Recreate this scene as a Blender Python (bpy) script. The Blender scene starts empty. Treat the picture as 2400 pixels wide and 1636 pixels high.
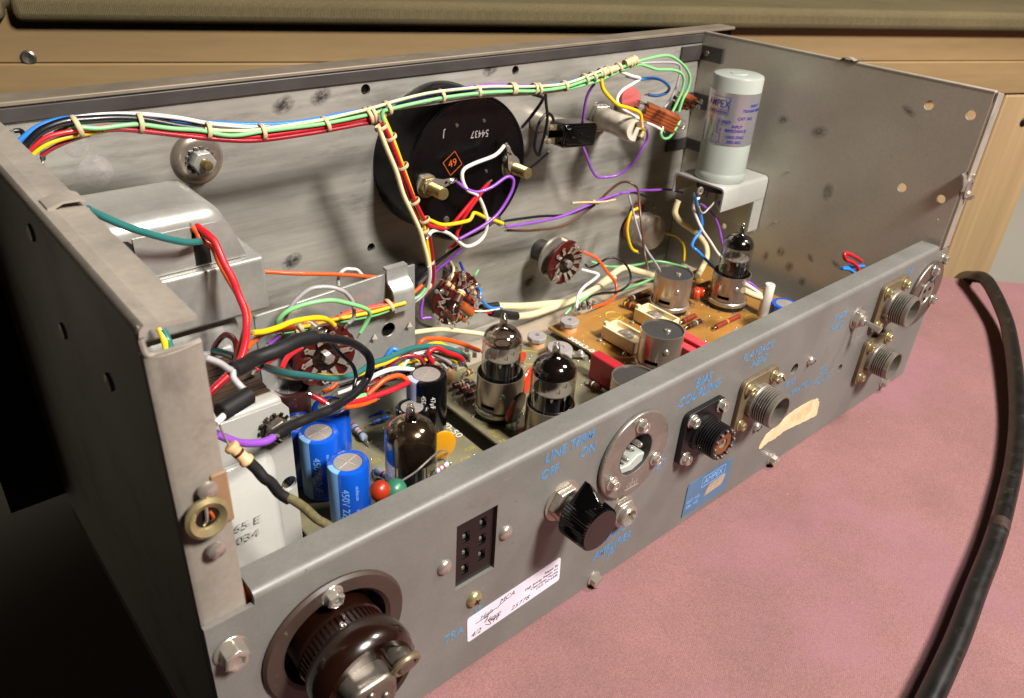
import bpy, bmesh, math, random
from mathutils import Vector, Matrix
random.seed(7)
S = 0.001                       # everything below is written in millimetres
PI = math.pi
sc = bpy.context.scene
col = sc.collection

# ------------------------------------------------------------------ camera
F = 1853.1005                   # focal length in pixels of the 2400 x 1636 photograph
CAM = Vector((-36.4309, -148.9274, 256.1960))
RX = Vector((0.75668202, -0.6513928, 0.05585461))     # camera right
RY = Vector((-0.29814973, -0.41984584, -0.85722588))  # camera down
RZ = Vector((0.58184109, 0.63199438, -0.51190238))    # camera forward
cd = bpy.data.cameras.new("camera")
cam = bpy.data.objects.new("camera", cd)
col.objects.link(cam)
m = Matrix.Identity(4)
for i in range(3):
    m[i][0] = RX[i]; m[i][1] = -RY[i]; m[i][2] = -RZ[i]; m[i][3] = CAM[i] * S
cam.matrix_world = m
cd.sensor_width = 36.0
cd.lens = F / 2400 * 36
cd.clip_start = 0.005
cd.clip_end = 50
cd.dof.use_dof = True
cd.dof.focus_distance = 0.33
cd.dof.aperture_fstop = 26.0
sc.camera = cam

# ------------------------------------------------------------------ room light
w = bpy.data.worlds.new("World"); sc.world = w; w.use_nodes = True
w.node_tree.nodes["Background"].inputs[0].default_value = (1.0, 0.86, 0.70, 1)
w.node_tree.nodes["Background"].inputs[1].default_value = 0.010
def lamp(name, loc, target, power, sx, sy, colr):
    l = bpy.data.lights.new(name, 'AREA'); l.shape = 'RECTANGLE'; l.size = sx; l.size_y = sy
    l.energy = power; l.color = colr
    o = bpy.data.objects.new(name, l); col.objects.link(o)
    o.location = loc
    o.rotation_euler = (Vector(target) - Vector(loc)).to_track_quat('-Z', 'Y').to_euler()
    return o
lamp("ceiling_lamp", (0.30, -0.74, 1.00), (0.22, 0.06, 0.05), 32.0, 0.20, 0.20, (1.0, 0.94, 0.88))
lamp("second_ceiling_lamp", (0.86, -0.42, 1.05), (0.3, 0.1, 0.05), 10.0, 0.22, 0.22, (1.0, 0.93, 0.86))
sc.view_settings.view_transform = 'Standard'
sc.view_settings.look = 'None'
sc.view_settings.exposure = 0.0
sc.view_settings.gamma = 1.0
sc.render.engine = 'CYCLES'
sc.cycles.use_denoising = True
sc.cycles.max_bounces = 10
sc.cycles.transparent_max_bounces = 16
sc.cycles.caustics_reflective = False
sc.cycles.caustics_refractive = False

# ------------------------------------------------------------------ materials
def lin(h):
    h = h.lstrip('#'); r = []
    for i in (0, 2, 4):
        c = int(h[i:i+2], 16) / 255
        r.append(c / 12.92 if c <= 0.04045 else ((c + 0.055) / 1.055) ** 2.4)
    return r
def mat(name, c, rough=0.5, metal=0.0, var=0.12, scale=120, stretch=(1, 1, 1), bump=0.0, bscale=None,
        coat=0.0, spec=0.5, rvar=0.08, dirt=None, aniso=None, weave=None, fine=None):
    m = bpy.data.materials.new(name); m.use_nodes = True
    nt = m.node_tree; N = nt.nodes; L = nt.links
    b = N["Principled BSDF"]
    if isinstance(c, str): c = lin(c)
    b.inputs["Roughness"].default_value = rough
    b.inputs["Metallic"].default_value = metal
    b.inputs["Coat Weight"].default_value = coat
    b.inputs["Coat Roughness"].default_value = 0.08
    b.inputs["Specular IOR Level"].default_value = spec
    tc = N.new("ShaderNodeTexCoord"); mp = N.new("ShaderNodeMapping")
    mp.inputs["Scale"].default_value = stretch
    L.new(tc.outputs["Object"], mp.inputs[0])
    nz = N.new("ShaderNodeTexNoise"); nz.inputs["Scale"].default_value = scale
    nz.inputs["Detail"].default_value = 6; nz.inputs["Roughness"].default_value = 0.62
    L.new(mp.outputs[0], nz.inputs["Vector"])
    mr = N.new("ShaderNodeMapRange"); mr.inputs[1].default_value = 0.3; mr.inputs[2].default_value = 0.7
    L.new(nz.outputs[0], mr.inputs[0])
    mx = N.new("ShaderNodeMix"); mx.data_type = 'RGBA'
    mx.inputs["A"].default_value = [max(0, x * (1 - var)) for x in c] + [1]
    mx.inputs["B"].default_value = [min(1, x * (1 + var)) for x in c] + [1]
    L.new(mr.outputs[0], mx.inputs["Factor"])
    out = mx.outputs["Result"]
    if fine:                                   # a second, finer noise (grain, streaks)
        fs, fst, fa = fine
        mp2 = N.new("ShaderNodeMapping"); mp2.inputs["Scale"].default_value = fst
        L.new(tc.outputs["Object"], mp2.inputs[0])
        n2 = N.new("ShaderNodeTexNoise"); n2.inputs["Scale"].default_value = fs; n2.inputs["Detail"].default_value = 4
        L.new(mp2.outputs[0], n2.inputs["Vector"])
        r2 = N.new("ShaderNodeMapRange"); r2.inputs[1].default_value = 0.3; r2.inputs[2].default_value = 0.7
        r2.inputs[3].default_value = 1 - fa; r2.inputs[4].default_value = 1 + fa
        L.new(n2.outputs[0], r2.inputs[0])
        mm = N.new("ShaderNodeMix"); mm.data_type = 'RGBA'; mm.blend_type = 'MULTIPLY'; mm.inputs["Factor"].default_value = 1
        L.new(out, mm.inputs["A"]); L.new(r2.outputs[0], mm.inputs["B"])
        out = mm.outputs["Result"]
        if not bump: pass
    for dd in (dirt or []):
        dc, ds, lo, hi, amt, dst = dd
        if isinstance(dc, str): dc = lin(dc)
        mp3 = N.new("ShaderNodeMapping"); mp3.inputs["Scale"].default_value = dst
        mp3.inputs["Location"].default_value = (random.random() * 3, random.random() * 3, 0)
        L.new(tc.outputs["Object"], mp3.inputs[0])
        n3 = N.new("ShaderNodeTexNoise"); n3.inputs["Scale"].default_value = ds; n3.inputs["Detail"].default_value = 8
        n3.inputs["Roughness"].default_value = 0.7
        L.new(mp3.outputs[0], n3.inputs["Vector"])
        r3 = N.new("ShaderNodeMapRange"); r3.inputs[1].default_value = lo; r3.inputs[2].default_value = hi
        r3.inputs[4].default_value = amt
        L.new(n3.outputs[0], r3.inputs[0])
        m3 = N.new("ShaderNodeMix"); m3.data_type = 'RGBA'
        L.new(r3.outputs[0], m3.inputs["Factor"]); L.new(out, m3.inputs["A"]); m3.inputs["B"].default_value = list(dc) + [1]
        out = m3.outputs["Result"]
    L.new(out, b.inputs["Base Color"])
    if rvar:
        rr = N.new("ShaderNodeMapRange"); rr.inputs[1].default_value = 0.3; rr.inputs[2].default_value = 0.7
        rr.inputs[3].default_value = max(0.02, rough - rvar); rr.inputs[4].default_value = min(1, rough + rvar)
        L.new(nz.outputs[0], rr.inputs[0]); L.new(rr.outputs[0], b.inputs["Roughness"])
    h = None
    if weave:                                  # woven cloth: two crossed sine waves
        ws, wa = weave
        sx = N.new("ShaderNodeSeparateXYZ")
        mpw = N.new("ShaderNodeMapping"); mpw.inputs["Rotation"].default_value = (0, 0, 0.35)
        L.new(tc.outputs["Object"], mpw.inputs[0]); L.new(mpw.outputs[0], sx.inputs[0])
        ss = []
        for k in (0, 1):
            a = N.new("ShaderNodeMath"); a.operation = 'MULTIPLY'; a.inputs[1].default_value = ws
            L.new(sx.outputs[k], a.inputs[0])
            s_ = N.new("ShaderNodeMath"); s_.operation = 'SINE'; L.new(a.outputs[0], s_.inputs[0]); ss.append(s_)
        p = N.new("ShaderNodeMath"); p.operation = 'MULTIPLY'
        L.new(ss[0].outputs[0], p.inputs[0]); L.new(ss[1].outputs[0], p.inputs[1])
        h = p
        r4 = N.new("ShaderNodeMapRange"); r4.inputs[1].default_value = -1; r4.inputs[2].default_value = 1
        r4.inputs[3].default_value = 1 - wa; r4.inputs[4].default_value = 1 + wa
        L.new(p.outputs[0], r4.inputs[0])
        m4 = N.new("ShaderNodeMix"); m4.data_type = 'RGBA'; m4.blend_type = 'MULTIPLY'; m4.inputs["Factor"].default_value = 1
        L.new(out, m4.inputs["A"]); L.new(r4.outputs[0], m4.inputs["B"])
        L.new(m4.outputs["Result"], b.inputs["Base Color"])
    if bump:
        bp = N.new("ShaderNodeBump"); bp.inputs["Strength"].default_value = bump; bp.inputs["Distance"].default_value = 0.0004
        if h is None:
            n5 = N.new("ShaderNodeTexNoise"); n5.inputs["Scale"].default_value = bscale or scale * 4
            n5.inputs["Detail"].default_value = 5
            L.new(mp.outputs[0], n5.inputs["Vector"]); h = n5
        L.new(h.outputs[0], bp.inputs["Height"]); L.new(bp.outputs[0], b.inputs["Normal"])
    return m
def glassy(name, tint, refl=1.0, dens=0.0, dc=(0, 0, 0)):
    m = bpy.data.materials.new(name); m.use_nodes = True
    nt = m.node_tree; N = nt.nodes; L = nt.links
    N.remove(N["Principled BSDF"])
    out = N["Material Output"]
    tr = N.new("ShaderNodeBsdfTransparent"); tr.inputs[0].default_value = list(tint) + [1]
    gl = N.new("ShaderNodeBsdfGlossy"); gl.inputs["Roughness"].default_value = 0.06
    lw = N.new("ShaderNodeLayerWeight"); lw.inputs[0].default_value = 0.35
    mr = N.new("ShaderNodeMapRange"); mr.inputs[3].default_value = 0.05; mr.inputs[4].default_value = 0.75 * refl
    L.new(lw.outputs["Facing"], mr.inputs[0])
    mx = N.new("ShaderNodeMixShader")
    L.new(mr.outputs[0], mx.inputs[0]); L.new(tr.outputs[0], mx.inputs[1]); L.new(gl.outputs[0], mx.inputs[2])
    L.new(mx.outputs[0], out.inputs[0])
    return m

X1 = (1, 1, 1)
MT = {}
def reg(k, *a, **kw):
    MT[k] = mat(k, *a, **kw)
reg('brushed_aluminium', '#a5a299', 0.38, 0.40, var=0.30, scale=15, stretch=(0.7, 1, 2.4), fine=(260, (0.06, 1, 1.6), 0.10), rvar=0.10,
    bump=0.12, bscale=500, dirt=[('#3a3632', 30, 0.55, 0.75, 0.6, (0.5, 1, 2.2)), ('#d2ccc8', 40, .60, .78, .35, (.4, 1, 2.4)), ('#14110f', 90, 0.70, 0.76, 0.8, X1)])
reg('panel_steel', '#72706b', 0.48, 0.12, var=0.14, scale=26, fine=(900, X1, 0.06), rvar=0.10, bump=0.05, bscale=900,
    dirt=[('#4a423c', 40, 0.62, 0.80, 0.45, X1), ('#d0c6bc', 60, 0.66, 0.80, 0.35, X1), ('#1a1614', 330, 0.67, 0.71, 0.8, X1), ('#c9c4bc', 150, .68, .72, .5, (.10, 1, 1.2)), ('#2c2825', 200, .69, .73, .5, (1, 1, .12))])
reg('zinc_wall', '#bfb9ab', 0.36, 0.35, var=0.16, scale=9, fine=(700, X1, 0.05), rvar=0.10,
    dirt=[('#2a2722', 60, 0.66, 0.76, 0.6, X1), ('#15130f', 240, 0.72, 0.75, 0.8, X1)])
reg('shaded_wall_zinc', '#8a8276', 0.5, 0.25, var=0.2, scale=12, dirt=[('#2a251e', 30, .5, .72, .6, X1)])  # darker copy of zinc_wall, the left side's shade put into the colour
reg('flange_zinc', '#9c9387', 0.5, 0.25, var=0.14, scale=40, fine=(600, X1, 0.06),
    dirt=[('#4b4232', 55, 0.58, 0.76, 0.6, X1), ('#3a332b', 22, .58, .70, .5, (1, .5, .5)), ('#1a1614', 300, .70, .75, .7, X1)])
reg('dark_rail', '#4b4744', 0.45, 0.4, var=0.15, scale=40, fine=(300, (.1, 1, 1), .08))
reg('lip_paint', '#7d7263', 0.5, 0.2, var=0.12, scale=60, dirt=[('#d8d0c2', 160, 0.68, 0.74, 0.7, (.3, 1, 1))])
reg('galvanized', '#aaa9a2', 0.33, 0.5, var=0.16, scale=40, fine=(500, X1, .05), rvar=.08,
    dirt=[('#7a6440', 50, 0.62, 0.78, 0.55, X1), ('#d8d6c8', 300, 0.70, 0.74, 0.6, X1)])
reg('grey_paint', '#a8a7a0', 0.28, 0.0, var=0.04, scale=60, coat=.3, dirt=[('#5a5040', 140, 0.72, 0.78, 0.6, X1)])
reg('lamination', '#4c3a2c', 0.6, 0.2, var=0.3, scale=120, dirt=[('#b8997a', 500, 0.66, 0.74, 0.7, X1)])
reg('black_paint', '#070606', 0.3, 0.0, spec=.35, var=0.3, scale=80, dirt=[('#4c473f', 700, 0.74, 0.77, 0.4, X1)])
reg('black_plastic', '#0b0a0a', 0.28, 0.0, var=0.2, scale=90, dirt=[('#55504a', 900, 0.74, 0.78, 0.5, X1)])
reg('black_rubber', '#151414', 0.52, 0.0, var=0.2, scale=120)
reg('black_gloss', '#050505', 0.12, 0.0, var=0.2, coat=.5)
reg('dusty_black', '#0e0d0c', 0.4, 0.1, var=0.3, scale=300, dirt=[('#6a635a', 600, 0.62, 0.72, 0.6, X1)])
reg('tin', '#b9b0a4', 0.28, 0.72, var=0.10, scale=60, rvar=.06, dirt=[('#6a5a40', 120, .64, .78, .4, X1)])
reg('shield_tin', '#b3a698', 0.26, 0.8, var=0.14, scale=30, stretch=(1, 1, .25), rvar=.08, dirt=[('#5c4c34', 70, .62, .78, .4, X1)])
reg('dark_tin', '#4a4846', 0.42, 0.3, var=.12, scale=60)
reg('nickel', '#cfc8bc', 0.20, 0.8, var=0.06, scale=60)
reg('cadmium', '#b3a478', 0.30, 0.7, var=0.14, scale=90, dirt=[('#5a4a2c', 120, .60, .76, .5, X1)])
reg('olive_cadmium', '#766850', 0.40, 0.4, var=0.18, scale=80, dirt=[('#38301f', 100, .58, .74, .6, X1), ('#c8bda4', 200, .66, .74, .4, X1)])
reg('brass', '#a39160', 0.28, 0.75, var=0.1, scale=80)
reg('worn_steel', '#7e766c', 0.34, 0.8, var=0.2, scale=150, dirt=[('#2e2a24', 160, .56, .70, .6, X1)])
reg('bakelite', '#1a0a05', 0.22, 0.0, var=0.35, scale=40, coat=.6)
reg('dirty_bakelite', '#3a2c25', 0.5, 0.0, var=0.2, scale=50, dirt=[('#3a2618', 60, .5, .7, .7, X1), ('#b09a86', 140, .64, .74, .5, X1)])
reg('red_phenolic', '#48100c', 0.38, 0.0, var=0.25, scale=120, dirt=[('#2a0806', 160, .58, .70, .6, X1)])
reg('brown_phenolic', '#9a4a1e', 0.4, 0.0, var=0.2, scale=100, stretch=(1, 1, .4))
reg('green_board', '#7f7a60', 0.30, 0.0, var=0.12, scale=26, coat=.35, fine=(420, X1, .05), dirt=[('#3c3a2a', 36, .56, .74, .5, X1), ('#b0aa8c', 300, .70, .75, .5, X1)])
reg('tan_board', '#a8793a', 0.26, 0.0, var=0.12, scale=22, coat=.4, fine=(300, X1, .04), dirt=[('#6a4414', 30, .58, .76, .5, X1), ('#c99a4a', 200, .68, .74, .4, X1)])
reg('board_edge', '#b8ad88', 0.5)
reg('beige_shelf', '#b5a692', 0.5, 0.15, var=.08, scale=40, fine=(500, X1, .05))
reg('blue_sleeve', '#0f53c4', 0.22, 0.0, var=.06, scale=60, coat=.4)
reg('pale_blue_print', '#7fb2ea', 0.35, 0.0, var=.04)
reg('brown_sleeve', '#3a221f', 0.2, 0.0, var=.1, scale=60, coat=.5)
reg('cap_black', '#08080a', 0.16, 0.0, var=.1, coat=.5)
reg('cap_top', '#a09a94', 0.36, 0.3, var=.12, scale=120)
reg('cap_groove', '#e6e2dc', 0.3, 0.7)
reg('white_print', '#d8d6d0', 0.5, 0, var=.1, scale=400)
reg('grey_print', '#7f98c8', 0.5, 0)
reg('yellow_print', '#b5a22a', 0.5, 0, var=.3, scale=900)
reg('blue_ink', '#4a80ae', 0.5, 0, var=.25, scale=500)
reg('faint_ink', '#55809f', 0.5, 0, var=.3, scale=500)
reg('black_ink', '#1d1518', 0.6, 0)
reg('orange_ink', '#b8541c', 0.5, 0, var=.3, scale=400)
reg('sticker_paper', '#e4dcea', 0.35, 0, var=.03, scale=60, coat=.2)
reg('torn_paper', '#d8bf98', 0.8, 0, var=.12, scale=90, dirt=[('#b98a58', 50, .56, .72, .6, X1), ('#efe0c4', 120, .6, .7, .5, X1)])
reg('blue_plate', '#557fa4', 0.28, 0.35, var=.10, scale=60, dirt=[('#9cc0dc', 260, .68, .74, .4, X1)])
reg('amber_insulator', '#74401f', .4)
reg('cardboard', '#8a6b4e', .7)
reg('scuffed_tan', '#b59a7a', 0.5, 0.2, var=.2, scale=300)
reg('silver_label', '#bdbbc0', 0.24, 0.7, var=.06, scale=40)
reg('violet_ink', '#24268c', 0.5, 0, var=.2, scale=500)
reg('white_enamel', '#a3a9a0', 0.35, 0, var=.03, scale=50, coat=.2)
reg('worn_nickel', '#8c857b', 0.34, 0.6, var=.16, scale=120, dirt=[('#3a342a', 150, .56, .70, .6, X1), ('#d8d2c6', 260, .66, .72, .5, X1)])
reg('lint', '#d8c4bc', .9)
reg('white_ceramic', '#e9e2d4', 0.3, 0, var=.04, coat=.3)
reg('cream_plastic', '#e3d2a8', 0.4, 0, var=.06, scale=70)
reg('grey_plastic', '#9a9391', 0.5, 0, var=.08, scale=80)
reg('peach_plastic', '#e0a878', 0.45, 0, var=.06)
reg('lug_grey', '#77736a', 0.4, .5, var=.15, scale=200)
reg('red_film', '#b02330', 0.35, 0, var=.08, scale=70)
reg('pink_film', '#d2434a', 0.4, 0, var=.06, scale=70)
reg('orange_disc', '#c43a14', 0.3, 0, var=.1, scale=80, coat=.3)
reg('dark_red_disc', '#4a130a', 0.3, 0, var=.2, scale=60, coat=.3)
reg('yellow_disc', '#c98d10', 0.35, 0, var=.08, scale=80, coat=.2)
reg('pink_disc', '#c0453e', 0.5, 0, var=.1, scale=80)
reg('green_bead', '#2c6b52', 0.35, 0, var=.15, scale=100)
reg('red_bead', '#9a2c12', 0.35, 0, var=.15, scale=100)
reg('resistor_blue', '#1c3fae', 0.35, 0, var=.1, scale=200)
reg('resistor_sky', '#2f6fd8', 0.35, 0, var=.1, scale=200)
reg('resistor_pale', '#a9b6cc', 0.4, 0, var=.06)
reg('resistor_brown', '#4a2414', 0.4, 0, var=.2, scale=200)
reg('resistor_tan', '#d8a878', 0.4, 0, var=.08, scale=200)
reg('resistor_red', '#8a2f1c', 0.4, 0, var=.15, scale=200)
reg('band_black', '#141416', 0.4); reg('band_orange', '#d2622a', 0.4); reg('band_red', '#a51f1c', 0.4)
reg('band_yellow', '#d8b428', 0.4); reg('band_white', '#dcdcd4', 0.4); reg('band_green', '#2e6a44', .4); reg('band_brown', '#3c2016', .4)
reg('mica', '#958c80', 0.35, 0, var=.1)
reg('plate_grey', '#2a2a2c', 0.45, .5, var=.2, scale=150)
reg('plate_silver', '#85858a', 0.35, .7, var=.2, scale=150)
reg('getter', '#4a4038', 0.14, 0.9, var=.4, scale=60)
reg('getter_brown', '#7a6450', 0.13, 0.92, var=.45, scale=50)
reg('tube_print', '#c9c6c2', .5)
reg('socket_black', '#0e0d0d', .4)
reg('lacing', '#bfab84', 0.7, 0, var=.14, scale=300, bump=.3, bscale=1500)
reg('braid', '#5d5433', 0.8, 0, var=.35, scale=700, bump=.5, bscale=1500)
reg('tape_clear', '#cfc4b0', 0.2, 0, var=.2, scale=120, coat=.5, bump=.6, bscale=260)
reg('pink_cloth', '#84605e', 0.85, 0, var=.12, scale=18, fine=(1700, X1, .22), weave=(6200, .03), bump=.12, spec=.2,
    dirt=[('#8f6470', 9, .5, .66, .5, X1), ('#c49a90', 420, .70, .76, .5, X1)])
reg('khaki_cloth', '#5f553c', 0.9, 0, var=.10, scale=30, fine=(1100, X1, .16), weave=(7000, .14), bump=.4, spec=.2)
reg('pine_wood', '#8a7350', 0.5, 0, var=0.12, scale=5, stretch=(.3, 1, 6), fine=(90, (.12, 1, 3), .04), spec=.3)
reg('pine_post', '#a58b66', 0.5, 0, var=.10, scale=10, stretch=(6, 1, .25), fine=(90, (3, 1, .12), .06), spec=.3)
reg('grey_wall', '#a8a294', 0.8, 0, var=.04, scale=8)
reg('dark_floor', '#1c130d', 0.9, 0, var=.3, scale=12)  # near-black colour stands in for shade left of the chassis
reg('cable_rubber', '#12110f', 0.38, 0, var=.3, scale=90, dirt=[('#57533f', 110, .56, .76, .55, X1)])
reg('cable_mark', '#35231c', 0.6, 0, var=.3, scale=200)
reg('copper_coil', '#b0541c', 0.4, .2, var=.25, scale=120)
def stain(name, c, amt, R, scale):
    m = bpy.data.materials.new(name); m.use_nodes = True
    nt = m.node_tree; N = nt.nodes; L = nt.links
    b = N["Principled BSDF"]; b.inputs["Base Color"].default_value = lin(c) + [1]; b.inputs["Roughness"].default_value = .55
    tc = N.new("ShaderNodeTexCoord"); ln = N.new("ShaderNodeVectorMath"); ln.operation = 'LENGTH'
    L.new(tc.outputs["Object"], ln.inputs[0])
    nz = N.new("ShaderNodeTexNoise"); nz.inputs["Scale"].default_value = scale; nz.inputs["Detail"].default_value = 8; nz.inputs["Roughness"].default_value = .75
    oi = N.new("ShaderNodeObjectInfo"); ad = N.new("ShaderNodeVectorMath"); ad.operation = 'ADD'
    L.new(tc.outputs["Object"], ad.inputs[0]); L.new(oi.outputs["Random"], ad.inputs[1]); L.new(ad.outputs[0], nz.inputs["Vector"])
    a = N.new("ShaderNodeMapRange"); a.inputs[1].default_value = R * S; a.inputs[2].default_value = R * S * .2; L.new(ln.outputs["Value"], a.inputs[0])
    n2 = N.new("ShaderNodeMapRange"); n2.inputs[1].default_value = .35; n2.inputs[2].default_value = .62; L.new(nz.outputs[0], n2.inputs[0])
    p = N.new("ShaderNodeMath"); p.operation = 'MULTIPLY'; L.new(a.outputs[0], p.inputs[0]); L.new(n2.outputs[0], p.inputs[1])
    q = N.new("ShaderNodeMath"); q.operation = 'MULTIPLY'; q.inputs[1].default_value = amt; L.new(p.outputs[0], q.inputs[0])
    tr = N.new("ShaderNodeBsdfTransparent"); mx = N.new("ShaderNodeMixShader")
    L.new(q.outputs[0], mx.inputs[0]); L.new(tr.outputs[0], mx.inputs[1]); L.new(b.outputs[0], mx.inputs[2])
    L.new(mx.outputs[0], N["Material Output"].inputs[0])
    return m
MT['smudge'] = stain('smudge', '#2e2a28', .6, 6.0, 320)
MT['wall_smudge'] = stain('wall_smudge', '#2a2720', .32, 7.0, 420)
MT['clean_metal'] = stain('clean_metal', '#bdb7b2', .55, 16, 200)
MT['bulb_glass'] = glassy('bulb_glass', (.90, .89, .87))
MT['smoky_dark'] = glassy('smoky_dark', (.26, .23, .21), 1.0)
MT['smoky_glass'] = glassy('smoky_glass', (.70, .66, .62), 1.0)
WC = {'red': '#c01c28', 'crimson': '#8e1420', 'orange': '#e0561a', 'yellow': '#e8bf12', 'green': '#7cc47e', 'teal': '#2a6c68',
      'blue': '#2f7cd0', 'navy': '#24489a', 'purple': '#8a4bb4', 'white': '#ded9d0', 'grey': '#a7a3a4', 'black': '#141318',
      'cream': '#ded0a4', 'brown': '#5a3b2e', 'pink': '#cf8a84'}
for k, h in WC.items():
    reg('wire_' + k, h, 0.34, 0, var=.07, scale=120, coat=.15, dirt=[('#4a4034', 90, .66, .80, .25, X1)])

# ------------------------------------------------------------------ geometry helpers
def on(px, py, y=None, z=None, x=None):
    """the point of a real plane (y, z or x = const, in mm) seen at a pixel of the photograph"""
    d = RX * ((px - 1200) / F) + RY * ((py - 818) / F) + RZ
    if y is not None: t = (y - CAM.y) / d.y
    elif z is not None: t = (z - CAM.z) / d.z
    else: t = (x - CAM.x) / d.x
    return CAM + d * t
class MB:
    def __init__(s): s.v = []; s.f = []
    def add(s, vs, fs, M=None):
        n = len(s.v)
        s.v += [tuple(M @ Vector(p)) if M else tuple(p) for p in vs]
        s.f += [tuple(i + n for i in q) for q in fs]
        return s
    def box(s, c, d, M=None):
        x, y, z = c; a, b, e = d[0] / 2, d[1] / 2, d[2] / 2
        vs = [(x + i * a, y + j * b, z + k * e) for k in (-1, 1) for j in (-1, 1) for i in (-1, 1)]
        return s.add(vs, [(0, 2, 3, 1), (4, 5, 7, 6), (0, 1, 5, 4), (2, 6, 7, 3), (0, 4, 6, 2), (1, 3, 7, 5)], M)
    def box2(s, lo, hi, M=None):
        return s.box([(a + b) / 2 for a, b in zip(lo, hi)], [b - a for a, b in zip(lo, hi)], M)
    def lathe(s, prof, n=24, M=None, cap=True):
        vs = []; fs = []
        for r, h in prof:
            for k in range(n):
                a = 2 * PI * k / n
                vs.append((r * math.cos(a), r * math.sin(a), h))
        for i in range(len(prof) - 1):
            for k in range(n):
                k2 = (k + 1) % n
                fs.append((i * n + k, i * n + k2, (i + 1) * n + k2, (i + 1) * n + k))
        if cap:
            if prof[0][0] > 0.11 and abs(prof[0][1] - prof[1][1]) > 1e-6: fs.append(tuple(range(n - 1, -1, -1)))
            if prof[-1][0] > 0.11 and abs(prof[-1][1] - prof[-2][1]) > 1e-6: fs.append(tuple((len(prof) - 1) * n + k for k in range(n)))
        return s.add(vs, fs, M)
    def cyl(s, p0, p1, r0, r1=None, n=12, M=None):
        p0 = Vector(p0); p1 = Vector(p1); d = p1 - p0
        Q = Matrix.Translation(p0) @ d.to_track_quat('Z', 'Y').to_matrix().to_4x4()
        return s.lathe([(r0, 0), (r0 if r1 is None else r1, d.length)], n, (M @ Q) if M else Q)
    def prism(s, pts, z0, z1, M=None):
        n = len(pts)
        vs = [(x, y, z0) for x, y in pts] + [(x, y, z1) for x, y in pts]
        fs = [tuple(range(n - 1, -1, -1)), tuple(range(n, 2 * n))]
        fs += [(i, (i + 1) % n, n + (i + 1) % n, n + i) for i in range(n)]
        return s.add(vs, fs, M)
    def ngon(s, r, n, z0, z1, M=None, a0=0.0):
        return s.prism([(r * math.cos(a0 + 2 * PI * k / n), r * math.sin(a0 + 2 * PI * k / n)) for k in range(n)], z0, z1, M)
    def ball(s, c, r, n=14, M=None):
        if not hasattr(r, '__len__'): r = (r, r, r)
        h = n // 2
        prof = [(math.sin(PI * i / h), -math.cos(PI * i / h)) for i in range(h + 1)]
        prof[0] = (0.02, -1); prof[-1] = (0.02, 1)
        Q = Matrix.Translation(c) @ Matrix.Diagonal((r[0], r[1], r[2], 1))
        return s.lathe(prof, n, (M @ Q) if M else Q)
    def torus(s, R, r, n=28, k=8, M=None, a0=0, a1=2 * PI):
        pts = []
        full = abs(a1 - a0) > 2 * PI - 1e-3
        for i in range(n if full else n + 1):
            a = a0 + (a1 - a0) * i / n
            pts.append((R * math.cos(a), R * math.sin(a), 0))
        return s.tube(pts, r, k, closed=full, smooth=False, M=M)
    def tube(s, pts, r, n=8, closed=False, smooth=True, M=None, sub=5, cap=True):
        P = [Vector(p) for p in pts]
        rr = r if hasattr(r, '__len__') else [r] * len(P)
        if smooth and len(P) > 2:
            Q = []; RR = []
            for i in range(len(P) - 1):
                a = P[max(i - 1, 0)]; b = P[i]; c = P[i + 1]; d = P[min(i + 2, len(P) - 1)]
                for k in range(sub):
                    t = k / sub
                    Q.append(0.5 * ((2 * b) + (c - a) * t + (2 * a - 5 * b + 4 * c - d) * t * t + (3 * b - a - 3 * c + d) * t ** 3))
                    RR.append(rr[i] + (rr[i + 1] - rr[i]) * t)
            Q.append(P[-1]); RR.append(rr[-1]); P = Q; rr = RR
        N = len(P); up = None; vs = []; fs = []
        for i in range(N):
            if closed: t = P[(i + 1) % N] - P[i - 1]
            else: t = P[min(i + 1, N - 1)] - P[max(i - 1, 0)]
            if t.length < 1e-9: t = Vector((0, 0, 1))
            t.normalize()
            if up is None:
                up = Vector((0, 0, 1)) if abs(t.z) < 0.9 else Vector((1, 0, 0))
            up = (up - t * up.dot(t))
            if up.length < 1e-6: up = t.orthogonal()
            up.normalize(); sd = t.cross(up)
            for k in range(n):
                a = 2 * PI * k / n
                vs.append(P[i] + (up * math.cos(a) + sd * math.sin(a)) * rr[i])
        for i in range(N if closed else N - 1):
            j = (i + 1) % N
            for k in range(n):
                k2 = (k + 1) % n
                fs.append((i * n + k, i * n + k2, j * n + k2, j * n + k))
        if cap and not closed:
            fs.append(tuple(range(n - 1, -1, -1))); fs.append(tuple((N - 1) * n + k for k in range(n)))
        return s.add(vs, fs, M)
    def plate(s, outline, holes, t, M=None):
        """flat sheet of thickness t (z 0 .. t) with real holes"""
        from mathutils.geometry import delaunay_2d_cdt
        P = []; E_ = []
        for loop in [outline] + holes:
            n0 = len(P); P += [Vector(q) for q in loop]
            E_ += [(n0 + i, n0 + (i + 1) % len(loop)) for i in range(len(loop))]
        vs, _, fs, _, _, _ = delaunay_2d_cdt(P, E_, [], 0, 1e-6)
        def inside(q, loop):
            c_ = False; n = len(loop)
            for i in range(n):
                x0, y0 = loop[i]; x1, y1 = loop[i - 1]
                if (y0 > q.y) != (y1 > q.y) and q.x < (x1 - x0) * (q.y - y0) / (y1 - y0) + x0: c_ = not c_
            return c_
        keep = []
        for f in fs:
            c_ = sum((vs[i] for i in f), Vector((0, 0))) / len(f)
            if inside(c_, outline) and not any(inside(c_, h) for h in holes): keep.append(tuple(f))
        n = len(vs); cnt = {}
        for f in keep:
            for i in range(len(f)): cnt[(f[i], f[(i + 1) % len(f)])] = 1
        F_ = [tuple(reversed(f)) for f in keep] + [tuple(i + n for i in f) for f in keep]
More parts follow.
